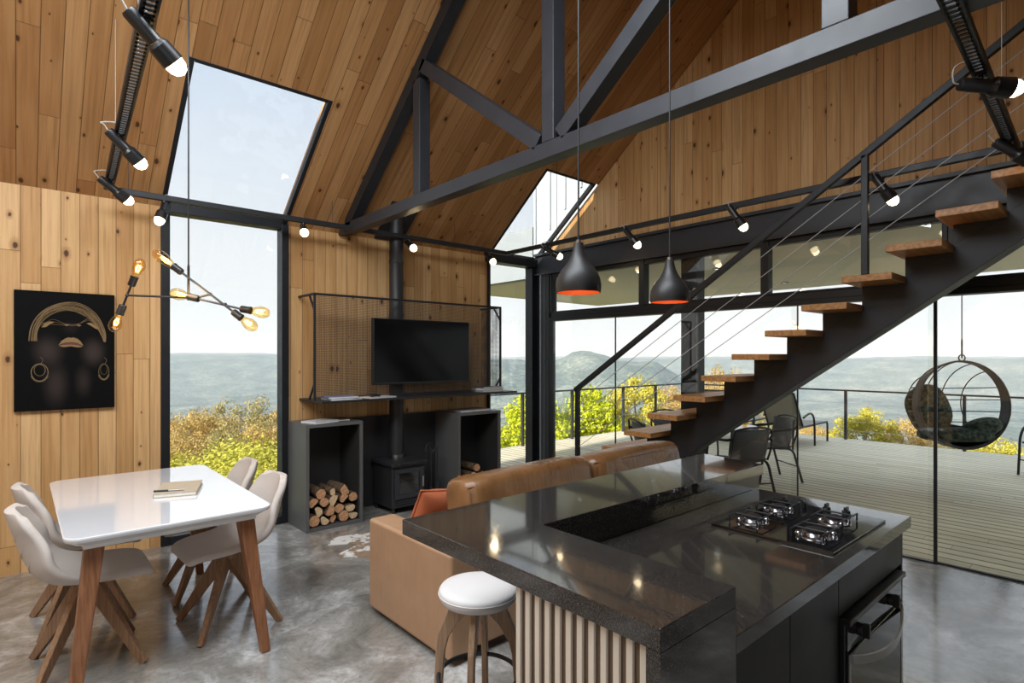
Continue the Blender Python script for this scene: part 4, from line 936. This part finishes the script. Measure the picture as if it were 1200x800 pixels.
# ================================================================== KITCHEN ISLAND
ix0, ixi, ix1 = .97, 1.285, 2.80; iy0, iyi, iy1 = .645, 1.30, 1.655
zb_, zc_ = 1.0, .88
t = thing('bar_counter', 'raised black granite bar with a mitred end and pale slatted side', 'counter', (1.9, 1.2, 0))
b = MB(); b.prism([(ix0, iy0), (ixi, iy0), (ixi, iyi), (ix1+.04, iyi-.02), (ix1+.10, iy1-.01), (ix0, iy1)], 'z', zb_-.05, zb_); b.build('bar_top', M['granite'], t, bevel=.002)
b = MB().box(ix0, ixi, iy0, iy0+.035, 0, zb_-.05).box(ixi-.015, ixi, iy0+.035, iyi, zc_+.001, zb_-.05).box(ixi, ix1+.03, iyi-.001, iyi+.03, zc_+.001, zb_-.05); b.build('waterfall_end', M['granite'], t)
MB().box(ix0+.025, ixi-.016, iy0+.036, 1.10, 0, zb_-.05).build('end_panel', M['slat_back'], t)
b = MB(); ns = 12; s0, s1 = iy0+.045, 1.10; pit = (s1-s0)/(ns-.5)
for i in range(ns): b.box(ix0+.016, ix0+.025, s0+i*pit, s0+i*pit+pit*.48, 0, zb_-.05)
b.build('slat_cladding', M['slat'], t, bevel=.0015)
MB().box(ixi+.001, ix1+.02, iyi+.03, iyi+.06, 0, zb_-.05).build('back_panel', M['kitchen'], t)
t = thing('kitchen_counter', 'low black granite worktop with graphite cupboards and gas hob', 'counter', (2.0, .97, 0))
MB().box(ixi+.001, ix1, iy0, iyi-.002, zc_-.045, zc_).build('worktop', M['granite'], t, bevel=.002)
MB().box(ixi+.001, ix1-.03, iy0+.05, iyi-.01, .08, zc_-.046).build('carcass', M['kitchen'], t)
MB().box(ixi+.001, ix1-.05, iy0+.09, iyi-.01, 0, .08).build('plinth', M['kitchen'], t)
for a_, c_ in ((ixi+.004, 1.66), (1.664, 2.045)):
    MB().box(a_, c_, iy0+.028, iy0+.049, .09, zc_-.05).build('cupboard_door', M['kitchen'], t, bevel=.002)
MB().box(2.049, ix1-.03, iy0+.028, iy0+.049, .68, zc_-.05).build('fascia_panel', M['kitchen'], t, bevel=.002)
MB().box(2.049, ix1-.03, iy0+.028, iy0+.049, .08, .10).build('fascia_panel', M['kitchen'], t)
MB().box(ix1-.03, ix1-.008, iy0+.028, iyi-.01, 0, zc_-.046).build('side_panel', M['kitchen'], t, bevel=.002)
# oven
t = thing('built_in_oven', 'black built-in oven with bowed grey handle under the hob', 'oven', (2.38, .64, .1))
ox0, ox1, oy = 2.06, 2.70, iy0+.025
MB().box(ox0, ox1, oy-.012, oy+.022, .105, .672).build('front_panel', M['black_plastic'], t, bevel=.003)
MB().box(ox0-.004, ox1+.004, oy-.03, oy+.01, .655, .675).build('top_trim', M['black_plastic'], t, bevel=.003)
MB().box(ox0+.01, ox1-.01, oy-.017, oy-.012, .565, .653).build('control_panel', M['oven_glass'], t)
d_ = MB().box(ox0+.01, ox1-.01, oy-.020, oy-.012, .115, .555).build('door', M['oven_glass'], t, bevel=.002)
MB().box(ox0+.01, ox0+.03, oy-.022, oy-.018, .115, .555).box(ox1-.03, ox1-.01, oy-.022, oy-.018, .115, .555).build('door_edge', M['brushed'], d_)
b = MB(); n_ = 18; vs = []
for k in range(n_+1):
    q = k/n_*2-1; x = (ox0+ox1)/2+q*.29; y = oy-.022-.042*(1-q*q); z = .535-.035*(1-q*q)
    vs += [(x, y, z-.016), (x, y-.006, z-.014), (x, y-.006, z+.014), (x, y, z+.016)]
fs = [(k*4+i, k*4+(i+1)%4, (k+1)*4+(i+1)%4, (k+1)*4+i) for k in range(n_) for i in range(4)]+[(3,2,1,0), tuple(n_*4+i for i in range(4))]
b.add(vs, fs); b.build('handle', M['brushed'], d_, smooth=True, ang=.5)
for x in (2.18, 2.53):
    b = MB(); b.cyl((x, oy-.017, .608), (x, oy-.032, .608), .022, .020, 20).box(x-.007, x+.007, oy-.052, oy-.03, .584, .632); b.build('knob', M['black_plastic'], t, bevel=.002)
# hob
t = thing('gas_hob', 'black glass gas hob with four chrome burners on the worktop', 'hob', (2.33, .90, zc_))
hx0, hx1, hy0, hy1 = 2.055, 2.625, .69, 1.135; hz = zc_+.001
MB().box(hx0, hx1, hy0, hy1, hz, hz+.009).build('glass_plate', M['hob'], t, bevel=.002)
for x, y, r in ((2.20, 1.035, .042), (2.43, 1.035, .042), (2.43, .815, .042), (2.20, .80, .05)):
    b = MB(); b.lathe([(r*1.42, .0), (r*1.40, .003), (r*1.1, .004), (r*1.0, .002), (r*.6, .002)], (x, y, hz+.009), 32, cap=False)
    bo = b.build('burner_bowl', M['chrome'], t, smooth=True)
    b = MB(); b.lathe([(r*.85, .002), (r*.9, .016), (r*.8, .018), (0, .018)], (x, y, hz+.009), 28, cap=False); b.build('burner_ring', M['chrome'], bo, smooth=True)
    MB().lathe([(r*.70, .018), (r*.72, .024), (r*.6, .027), (0, .028)], (x, y, hz+.009), 26, cap=False).build('burner_cap', M['matt_black'], bo, smooth=True)
    for k in range(4):
        a = PI/4+k*PI/2; c_, s_ = math.cos(a), math.sin(a)
        MB().super((x+c_*r*1.25, y+s_*r*1.25, hz+.014), .010, .010, .012, 2.5, 12, 8).build('clip', M['chrome'], bo, smooth=True)
    b = MB(); g_ = .082; zt_ = hz+.009+.030; z0_ = hz+.011
    for s_ in (-1, 1):
        b.tube(smoothpath([(x-g_, y+s_*.055, z0_), (x-g_, y+s_*.055, zt_-.006), (x-g_+.006, y+s_*.055, zt_), (x+g_-.006, y+s_*.055, zt_), (x+g_, y+s_*.055, zt_-.006), (x+g_, y+s_*.055, z0_)], 3), .0032, 7)
    for s_ in (-1, 1):
        b.tube([(x+s_*.040, y-.060, zt_), (x+s_*.040, y+.060, zt_)], .0032, 7)
    b.build('pan_support', M['steel'], t, smooth=True)
for y in (1.06, .985, .89, .815):
    b = MB(); b.cyl((2.565, y, hz+.009), (2.565, y, hz+.030), .017, .015, 18).box(2.548, 2.582, y-.005, y+.005, hz+.03, hz+.045); b.build('knob', M['black_plastic'], t, bevel=.0015)
# ================================================================== DECK: RAILING, FURNITURE, HANGING CHAIR
DZ = -.025
def railing(label, p0, p1, posts):
    t = thing('deck_railing', label, 'railing', (p0[0], p0[1], DZ), 0, None)
    p0, p1 = Vector(p0), Vector(p1); zt_ = .90; up = Vector((0,0,1))
    MB().bar(p0+up*zt_, p1+up*zt_, .055, .03).build('top_rail', M['steel2'], t, bevel=.003)
    for q in posts:
        p = p0+(p1-p0)*q; MB().box(p.x-.022, p.x+.022, p.y-.022, p.y+.022, DZ, zt_-.012).build('post', M['steel2'], t)
    for k in range(4): MB().cyl(p0+up*(.15+.17*k), p1+up*(.15+.17*k), .003, n=5).build('wire', M['brushed'], t)
railing('black deck railing along the valley edge, right of the stair', (11.72, 7.2, 0), (11.72, -6.4, 0), [0.0, .125, .255, .385, .515, .645, .775, .9, 1])
railing('black deck railing at the left end of the deck before the lime green bush', (4.35, 7.2, 0), (11.66, 7.2, 0), [0, .15, .31, .485, .70, .86])
def armchair(label, loc, rz):
    """black tubular armchair with a sling back"""
    t = thing('patio_armchair', label, 'chair', loc, rz, 'black armchairs on the deck')
    s_ = .26
    for k in (-1, 1):
        y = k*s_
        b = MB(); b.tube(smoothpath([(.27, y*.95, 0), (.245, y, .25), (.225, y*1.02, .50), (.15, y*1.06, .635), (0, y*1.08, .66), (-.16, y*1.0, .67), (-.235, y*.85, .70)], 6), .0155, 8); b.build('arm_and_leg', M['steel'], t, smooth=True, world=False)
        MB().tube(smoothpath([(-.29, y*.95, 0), (-.22, y*.9, .25), (-.16, y*.88, .40), (.0, y*.88, .43), (.22, y*.9, .43)], 5), .0145, 8).build('leg', M['steel'], t, smooth=True, world=False)
    pr = lambda v: [(.23, .43), (.12, .425), (0, .415), (-.12, .42), (-.18, .46), (-.215, .56), (-.235, .66), (-.255, .78)][v]
    def fn(u, v):
        q = v*7; i = min(int(q), 6); f = q-i; a, c = pr(i), pr(i+1); x = a[0]+(c[0]-a[0])*f; z = a[1]+(c[1]-a[1])*f; uu = u*2-1
        w = .225 if v < .6 else .225+.01*(v-.6); return (x+(.05*uu*uu if v > .55 else 0), uu*w, z-.02*(1-uu*uu)*(v < .5))
    o = MB().grid(fn, 12, 28).build('sling', M['chair_weave'], t, smooth=True, world=False, ang=3); m = o.modifiers.new('thickness', 'SOLIDIFY'); m.thickness = .012
    MB().tube(smoothpath([(-.16, -.232, .44), (-.215, -.238, .60), (-.235, -.225, .76), (-.262, -.14, .80), (-.268, 0, .81), (-.262, .14, .80), (-.235, .225, .76), (-.215, .238, .60), (-.16, .232, .44)], 5), .011, 8).build('back_frame', M['steel'], t, smooth=True, world=False)
    MB().tube([(.24, -s_*.97, .20), (.24, s_*.97, .20)], .008, 6).tube([(-.235, -s_*.9, .20), (-.235, s_*.9, .20)], .008, 6).build('stretcher', M['steel'], t, smooth=True, world=False)
    return t
tcx, tcy = 6.55, 3.45
def face(x, y): return math.atan2(tcy-y, tcx-x)
a0 = armchair('black patio armchair nearest the glass, its woven back to the kitchen', (6.02, 2.98, DZ), 0); a0.rotation_euler.z = face(6.02, 2.98)+.35
dup(a0, (7.22, 3.18, DZ), face(7.22, 3.18)-.25, 'black patio armchair right of the round table, seen side on')
dup(a0, (5.80, 3.95, DZ), face(5.80, 3.95), 'black patio armchair half hidden under the stair stringer')
dup(a0, (6.80, 4.28, DZ), face(6.80, 4.28), 'black patio armchair behind the round deck table')
dup(a0, (9.98, .74, DZ), 2.4, 'black patio armchair cut by the right edge beyond the hanging chair')
t = thing('patio_table', 'round glass topped patio table on the deck behind the stair', 'table', (tcx, tcy, DZ))
M['frosted'] = plain('pale_table_glass', (.50, .53, .55), .12, 0, 3, .05)
MB().lathe([(0, .70), (.40, .70), (.405, .705), (.40, .712), (0, .712)], (tcx, tcy, DZ), 48, cap=False).build('table_top', M['frosted'], t, smooth=True)
MB().torus((tcx, tcy, DZ+.70), (0, 0, 1), .395, .014, 48, 8).build('rim', M['steel'], t, smooth=True)
for k in range(4):
    a = PI/4+k*PI/2; MB().tube(smoothpath([(tcx+.33*math.cos(a), tcy+.33*math.sin(a), DZ), (tcx+.22*math.cos(a), tcy+.22*math.sin(a), DZ+.35), (tcx+.33*math.cos(a), tcy+.33*math.sin(a), DZ+.69)], 5), .012, 8).build('leg', M['steel'], t, smooth=True)
MB().torus((tcx, tcy, DZ+.30), (0, 0, 1), .225, .008, 32, 6).build('ring', M['steel'], t, smooth=True)
t = thing('drink_glass', 'small amber glass standing on the round patio table', 'glass', (6.70, 3.25, DZ+.712)); MB().lathe([(.025, 0), (.032, .10), (.030, .10), (.024, .006), (0, .006)], (6.70, 3.25, DZ+.713), 20, cap=False).build('cup', M['amber_glass'], t, smooth=True)
def lounger(label, loc, rz):
    t = thing('sun_lounger', label, 'sun lounger', loc, rz, 'sun loungers by the deck railing')
    for s_ in (-1, 1):
        MB().tube([(-.62, s_*.30, .36), (1.05, s_*.30, .36)], .018, 8).build('side_rail', M['steel'], t, smooth=True, world=False)
        MB().tube(smoothpath([(1.07, s_*.30, .0), (1.07, s_*.30, .30), (1.02, s_*.30, .36)], 4), .018, 8).build('leg', M['steel'], t, smooth=True, world=False)
        MB().tube([(-.60, s_*.30, .0), (-.56, s_*.30, .36)], .018, 8).build('leg', M['steel'], t, smooth=True, world=False)
        MB().tube(smoothpath([(.33, s_*.33, .0), (.31, s_*.33, .40), (.22, s_*.33, .55), (.05, s_*.33, .58), (-.20, s_*.33, .53)], 5), .018, 8).build('arm', M['steel'], t, smooth=True, world=False)
        MB().tube([(-.12, s_*.29, .37), (-.52, s_*.29, .95)], .016, 8).build('back_rail', M['steel'], t, smooth=True, world=False)
    MB().tube([(-.52, -.29, .95), (-.52, .29, .95)], .016, 8).build('back_rail', M['steel'], t, smooth=True, world=False)
    o = MB().grid(lambda u, v: (-.12+1.15*v, -.285+.57*u, .37-.02*math.sin(PI*u)*math.sin(PI*v)), 10, 14).build('seat_sling', M['sling'], t, smooth=True, world=False, ang=3); o.modifiers.new('thickness', 'SOLIDIFY').thickness = .01
    o = MB().grid(lambda u, v: (-.12-.395*v, -.275+.55*u, .38+.57*v), 10, 10).build('back_sling', M['sling'], t, smooth=True, world=False, ang=3); o.modifiers.new('thickness', 'SOLIDIFY').thickness = .01
    return t
l0 = lounger('grey sling lounger with raised back by the valley railing', (10.15, 4.15, DZ), .03)
dup(l0, (10.0, 5.15, DZ), .05, 'grey sling lounger farther off, mostly hidden behind the stair')
# ---- hanging chair
hx, hy, hz_ = 8.0, 1.34, 1.0
t = thing('hanging_chair', 'round black hanging chair slung from the canopy over the deck', 'hanging chair', (hx, hy, .5))
nrm = Vector((-.70, -.71, .08)).normalized()          # the way the opening faces
rt = nrm.cross(Vector((0, 0, 1))).normalized(); up = rt.cross(nrm).normalized(); cc = Vector((hx, hy, hz_))
rt = -rt if rt.dot(Vector((.749, -.6626, 0))) < 0 else rt
rr = .495
P2 = lambda a, r=rr, back=0.0: cc+(rt*math.cos(a)+up*math.sin(a))*r-nrm*back
b = MB(); n_ = 64; vs = []
for i in range(n_):
    a = 2*PI*i/n_; w = .045+.055*(.5-.5*math.sin(a))+.02*abs(math.cos(a))
    vs += [P2(a, rr, 0), P2(a, rr-.012, 0), P2(a, rr-.012, w*1.3), P2(a, rr, w*1.3)]
b.add(vs, [(i*4+k, i*4+(k+1)%4, ((i+1)%n_)*4+(k+1)%4, ((i+1)%n_)*4+k) for i in range(n_) for k in range(4)]); b.build('woven_ring', M['rattan'], t, smooth=True, ang=.8)
MB().tube([P2(2*PI*i/64, rr) for i in range(64)], .009, 8, True).build('front_hoop', M['rattan'], t, smooth=True)
DEP = .62
bowl = lambda a, b_: cc+(rt*math.cos(a)*math.cos(b_)+up*math.sin(a)*math.cos(b_))*(rr-.005)-nrm*(DEP*math.sin(b_))
for hh in (.40, .12, -.16, -.42):           # level ribs wrapping behind
    c_ = math.sqrt(1-hh*hh); pts = []
    for i in range(25):
        th = PI*i/24; pts.append(cc+up*(hh*rr*1.0)+rt*(rr-.004)*c_*math.cos(th)-nrm*(DEP*c_*math.sin(th)))
    MB().tube(pts, .0065, 6).build('rib', M['rattan'], t, smooth=True)
for uu in (-.72, -.40, -.05, .30, .62):      # upright ribs
    c_ = math.sqrt(1-uu*uu); pts = []
    for i in range(25):
        th = -PI/2+PI*i/24; pts.append(cc+rt*(uu*rr)+up*(rr-.004)*c_*math.sin(th)-nrm*(DEP*c_*math.cos(th)))
    MB().tube(pts, .0065, 6).build('rib', M['rattan'], t, smooth=True)
def shell(u, v):          # woven lower bowl
    th = PI*(1.2+.6*u); ph = PI/2*v
    return cc+rt*(rr-.01)*math.cos(th)*math.cos(ph*.98)+up*(rr-.01)*math.sin(th)*math.cos(ph*.5)-nrm*(DEP*.9*math.sin(ph))*abs(math.sin(th))**.4
o = MB().grid(shell, 30, 12).build('woven_bowl', M['rattan'], t, smooth=True, ang=3); o.modifiers.new('thickness', 'SOLIDIFY').thickness = .012
top = P2(PI/2, rr)
MB().torus(top+Vector((0, 0, .035)), rt.cross(Vector((0,0,1))), .035, .007, 20, 8).build('hanger_ring', M['steel'], t, smooth=True)
b = MB()
for k in range(2):
    zz = top.z+.09+.105*k; pts = [(top.x+.018*math.cos(q), top.y, zz+.055*math.sin(q)) for q in [2*PI*i/16 for i in range(16)]]; b.tube(pts, .006, 6, True)
b.build('carabiner', M['steel'], t, smooth=True)
MB().cyl((top.x, top.y, top.z+.24), (top.x, top.y, 2.6), .007, n=8).build('rope', M['brushed'], t, smooth=True)
cu_ = thing('chair_cushion', 'dark green leaf print cushion filling the hanging chair', 'cushion', cc-up*.3-nrm*.2)
def fr3(x, y, z): return cc+rt*x-nrm*y+up*z
Rb = Matrix((rt, -nrm, up)).transposed()
MB().super(fr3(.02, .20, -.345), .36, .27, .085, 2.8, 36, 18, Rb).build('seat_pad', M['cushion'], cu_, smooth=True, ang=3)
MB().super(fr3(.24, .10, -.26), .20, .16, .10, 2.4, 30, 16, Rb@RX(-.35, 'Y')).build('seat_bolster', M['cushion'], cu_, smooth=True, ang=3)
MB().super(fr3(-.17, .34, -.06), .23, .10, .31, 2.6, 36, 18, Rb@RX(.25, 'X')@RX(-.5, 'Y')).build('back_pad', M['cushion'], cu_, smooth=True, ang=3)
# soffit lights
for i, (x, y) in enumerate(((6.3, 5.6), (6.3, 3.4), (6.3, 1.2), (8.2, 5.6), (8.2, 3.4), (8.2, .2))):
    t = thing('soffit_downlight', ['round downlight in the canopy soffit near the room corner', 'round downlight in the soffit above the patio table', 'round downlight in the soffit nearest the hanging chair', 'round downlight in the outer soffit row, left end', 'round downlight in the outer soffit row, middle', 'round downlight in the outer soffit row, right end'][i], 'downlight', (x, y, 2.6), 0, 'downlights in the canopy soffit')
    MB().lathe([(.055, 0), (.055, -.012), (.04, -.012), (.04, -.002)], (x, y, 2.6), 24, cap=False).build('bezel', M['frame_grey'], t, smooth=True); MB().lathe([(.04, -.004), (0, -.004)], (x, y, 2.6), 20, cap=False).build('lens', M['downlight'], t)
# ================================================================== TREES
def tree_proto(name, label, cat, H, RW, leaf, nclump, per, lsz, crown_lo=.3, seed=0, trunk=True, flat=1.0, group=None):
    R = random.Random(seed); t = thing(name, label, cat, (0, 0, 0), 0, group)
    b = MB(); fs = []; vs = []; cl = []
    for i in range(nclump):
        while True:
            p = Vector((R.uniform(-1, 1), R.uniform(-1, 1), R.uniform(-1, 1)))
            if .45 < p.length < 1: break
        zc = H*(crown_lo+(1-crown_lo)*.5); hz2 = H*(1-crown_lo)*.5
        c = Vector((p.x*RW, p.y*RW, zc+p.z*hz2*flat)); c += Vector((noise.noise(c*1.1), noise.noise(c*1.1+Vector((9,0,0))), 0))*RW*.25; cl.append(c)
        cr = RW*R.uniform(.16, .30)
        for k in range(per):
            d = Vector((R.gauss(0, 1), R.gauss(0, 1), R.gauss(0, .8))).normalized()*cr*R.uniform(.55, 1.0); q = c+d
            nrm_ = (d.normalized()+Vector((R.uniform(-.7, .7), R.uniform(-.7, .7), R.uniform(-.2, .9)))).normalized()
            u = nrm_.orthogonal().normalized(); u = (u*math.cos(R.uniform(0, 6))+nrm_.cross(u)*math.sin(R.uniform(0, 6))).normalized(); w = nrm_.cross(u)
            s1 = lsz*R.uniform(.6, 1.3); s2 = s1*.55; o = len(vs)
            vs += [q-u*s1, q+w*s2, q+u*s1, q-w*s2]; fs.append((o, o+1, o+2, o+3))
    b.add(vs, fs); b.build('foliage', M[leaf], t, fixn=False)
    if trunk:
        k = MB(); k.tube(smoothpath([(0, 0, -.3), (R.uniform(-.1, .1), R.uniform(-.1, .1), H*.3), (R.uniform(-.2, .2)*RW*.4, R.uniform(-.2, .2)*RW*.4, H*.75)], 5), .05, 7, radii=[H*.022*(1-.055*i) for i in range(11)])
        for i in range(12):
            c = cl[i*len(cl)//12]; z0 = H*R.uniform(.15, .5); k.tube(smoothpath([(0, 0, z0), (c.x*.45, c.y*.45, z0+(c.z-z0)*.6), tuple(c)], 4), .02, 5, radii=[H*.010*(1-.09*j) for j in range(9)])
        k.build('trunk', M['bark'], t, smooth=True)
    return t
protos = {}
def put(kind, px_dir, d, ztop, label, sc=1.0, rz=None, wide=1.0):
    """kind, bearing (across, per unit of depth), depth from the room's viewpoint, height of its top"""
    x = d*(.6626+.749*px_dir); y = d*(.749-.6626*px_dir); zg = gz(x, y)-.15
    H0, build = KIND[kind]; s_ = (ztop-zg)/H0; rz = random.uniform(0, 6) if rz is None else rz
    if kind not in protos: protos[kind] = build(); o = protos[kind]; o.location = (x, y, zg); o.rotation_euler = (0, 0, rz); o.scale = (s_*wide, s_*wide, s_); o['label'] = label
    else: dup(protos[kind], (x, y, zg), rz, label, scale=(s_*wide, s_*wide, s_))
    return
G = 'trees and bushes below the house'
KIND = {'lime': (4.0, lambda: tree_proto('lime_bush', '', 'bush', 4.0, 2.0, 'leaf_lime', 130, 90, .09, .12, 1, True, 1.0, G)),
        'yellow': (5.0, lambda: tree_proto('yellow_green_tree', '', 'tree', 5.0, 1.9, 'leaf_yellow', 100, 90, .085, .22, 2, True, 1.0, G)),
        'ochre': (7.0, lambda: tree_proto('ochre_tree', '', 'tree', 7.0, 2.4, 'leaf_ochre', 110, 90, .09, .25, 3, True, 1.0, G)),
        'olive': (7.0, lambda: tree_proto('olive_tree', '', 'tree', 7.0, 2.6, 'leaf_olive', 90, 90, .09, .35, 4, True, 1.0, G)),
        'shrub': (1.6, lambda: tree_proto('green_shrub', '', 'shrub', 1.6, 1.5, 'leaf_shrub', 110, 110, .032, .05, 5, False, 1.0, G))}
U = lambda px: (px-600)/655
def zt_(py, d): return 1.55+(417-py)/655*d
random.seed(21)
for kind, px, py, d, lb, wd in (
    # through the corner glass and the glass left of the stair
    ('lime', 622, 466, 13.5, 'bright lime bush showing in the corner glass', .95), ('lime', 692, 458, 14.5, 'bright lime bush left of the first railing post by the stair', .8),
    ('yellow', 745, 443, 16.5, 'yellow green tree behind the cable handrail', .85), ('yellow', 716, 470, 15.0, 'small yellow green tree between lime bush and railing post', .75),
    ('ochre', 782, 450, 21, 'ochre tree left of the dark mullion behind the stair', .75), ('ochre', 848, 428, 25, 'round ochre crown showing over the stair treads', .7),
    ('olive', 815, 450, 27, 'olive brown tree behind the dark mullion', .75), ('olive', 905, 470, 25, 'low olive tree behind the raised lounger back', .8),
    # beyond the valley railing on the right
    ('ochre', 955, 494, 21, 'low ochre tree just right of the lounger', .9), ('yellow', 1012, 480, 19.5, 'yellow green tree beyond the tall railing post', .95),
    ('ochre', 1058, 487, 20, 'ochre tree left of the hanging chair', .95), ('olive', 1100, 497, 21, 'olive tree behind the hanging chair', .95), ('yellow', 1165, 512, 19, 'yellow tree low beyond the railing at the far right', .9),
    # tall window
    ('ochre', 222, 480, 22, 'ochre tree at the left of the tall window', .85), ('ochre', 248, 477, 25, 'ochre tree left of the tallest crown in the tall window', .9), ('olive', 286, 466, 22, 'tallest olive crown with pale trunk in the tall window', .8),
    ('ochre', 326, 474, 26, 'ochre tree at the right edge of the tall window', .8), ('olive', 199, 487, 23, 'olive tree at the left frame of the tall window', .8), ('ochre', 306, 494, 18, 'smaller ochre tree in front, right half of the tall window', .85), ('ochre', 215, 503, 17, 'smaller ochre tree in front, left half of the tall window', .85),
    ('olive', 262, 505, 17, 'small olive tree in front, middle of the tall window', .8),
    ('shrub', 205, 533, 11.5, 'green shrub at the left of the tall window', 1.2), ('shrub', 250, 531, 12.0, 'green shrub behind the white table top', 1.2), ('shrub', 300, 528, 12.0, 'green shrub above the far chair back', 1.2), ('shrub', 335, 530, 11.5, 'green shrub by the right frame of the tall window', 1.2),
    ('shrub', 215, 560, 9.2, 'near green shrub low at the left of the tall window', 1.2), ('shrub', 262, 556, 9.4, 'near green shrub low behind the far corner of the table', 1.2), ('shrub', 312, 555, 9.2, 'near green shrub low between the right hand chairs', 1.2), ('shrub', 240, 592, 7.6, 'lowest green shrub just outside the tall window, left', 1.2), ('shrub', 305, 590, 7.6, 'lowest green shrub just outside the tall window, right', 1.2)):
    put(kind, U(px), d, zt_(py, d), lb, wide=wd)
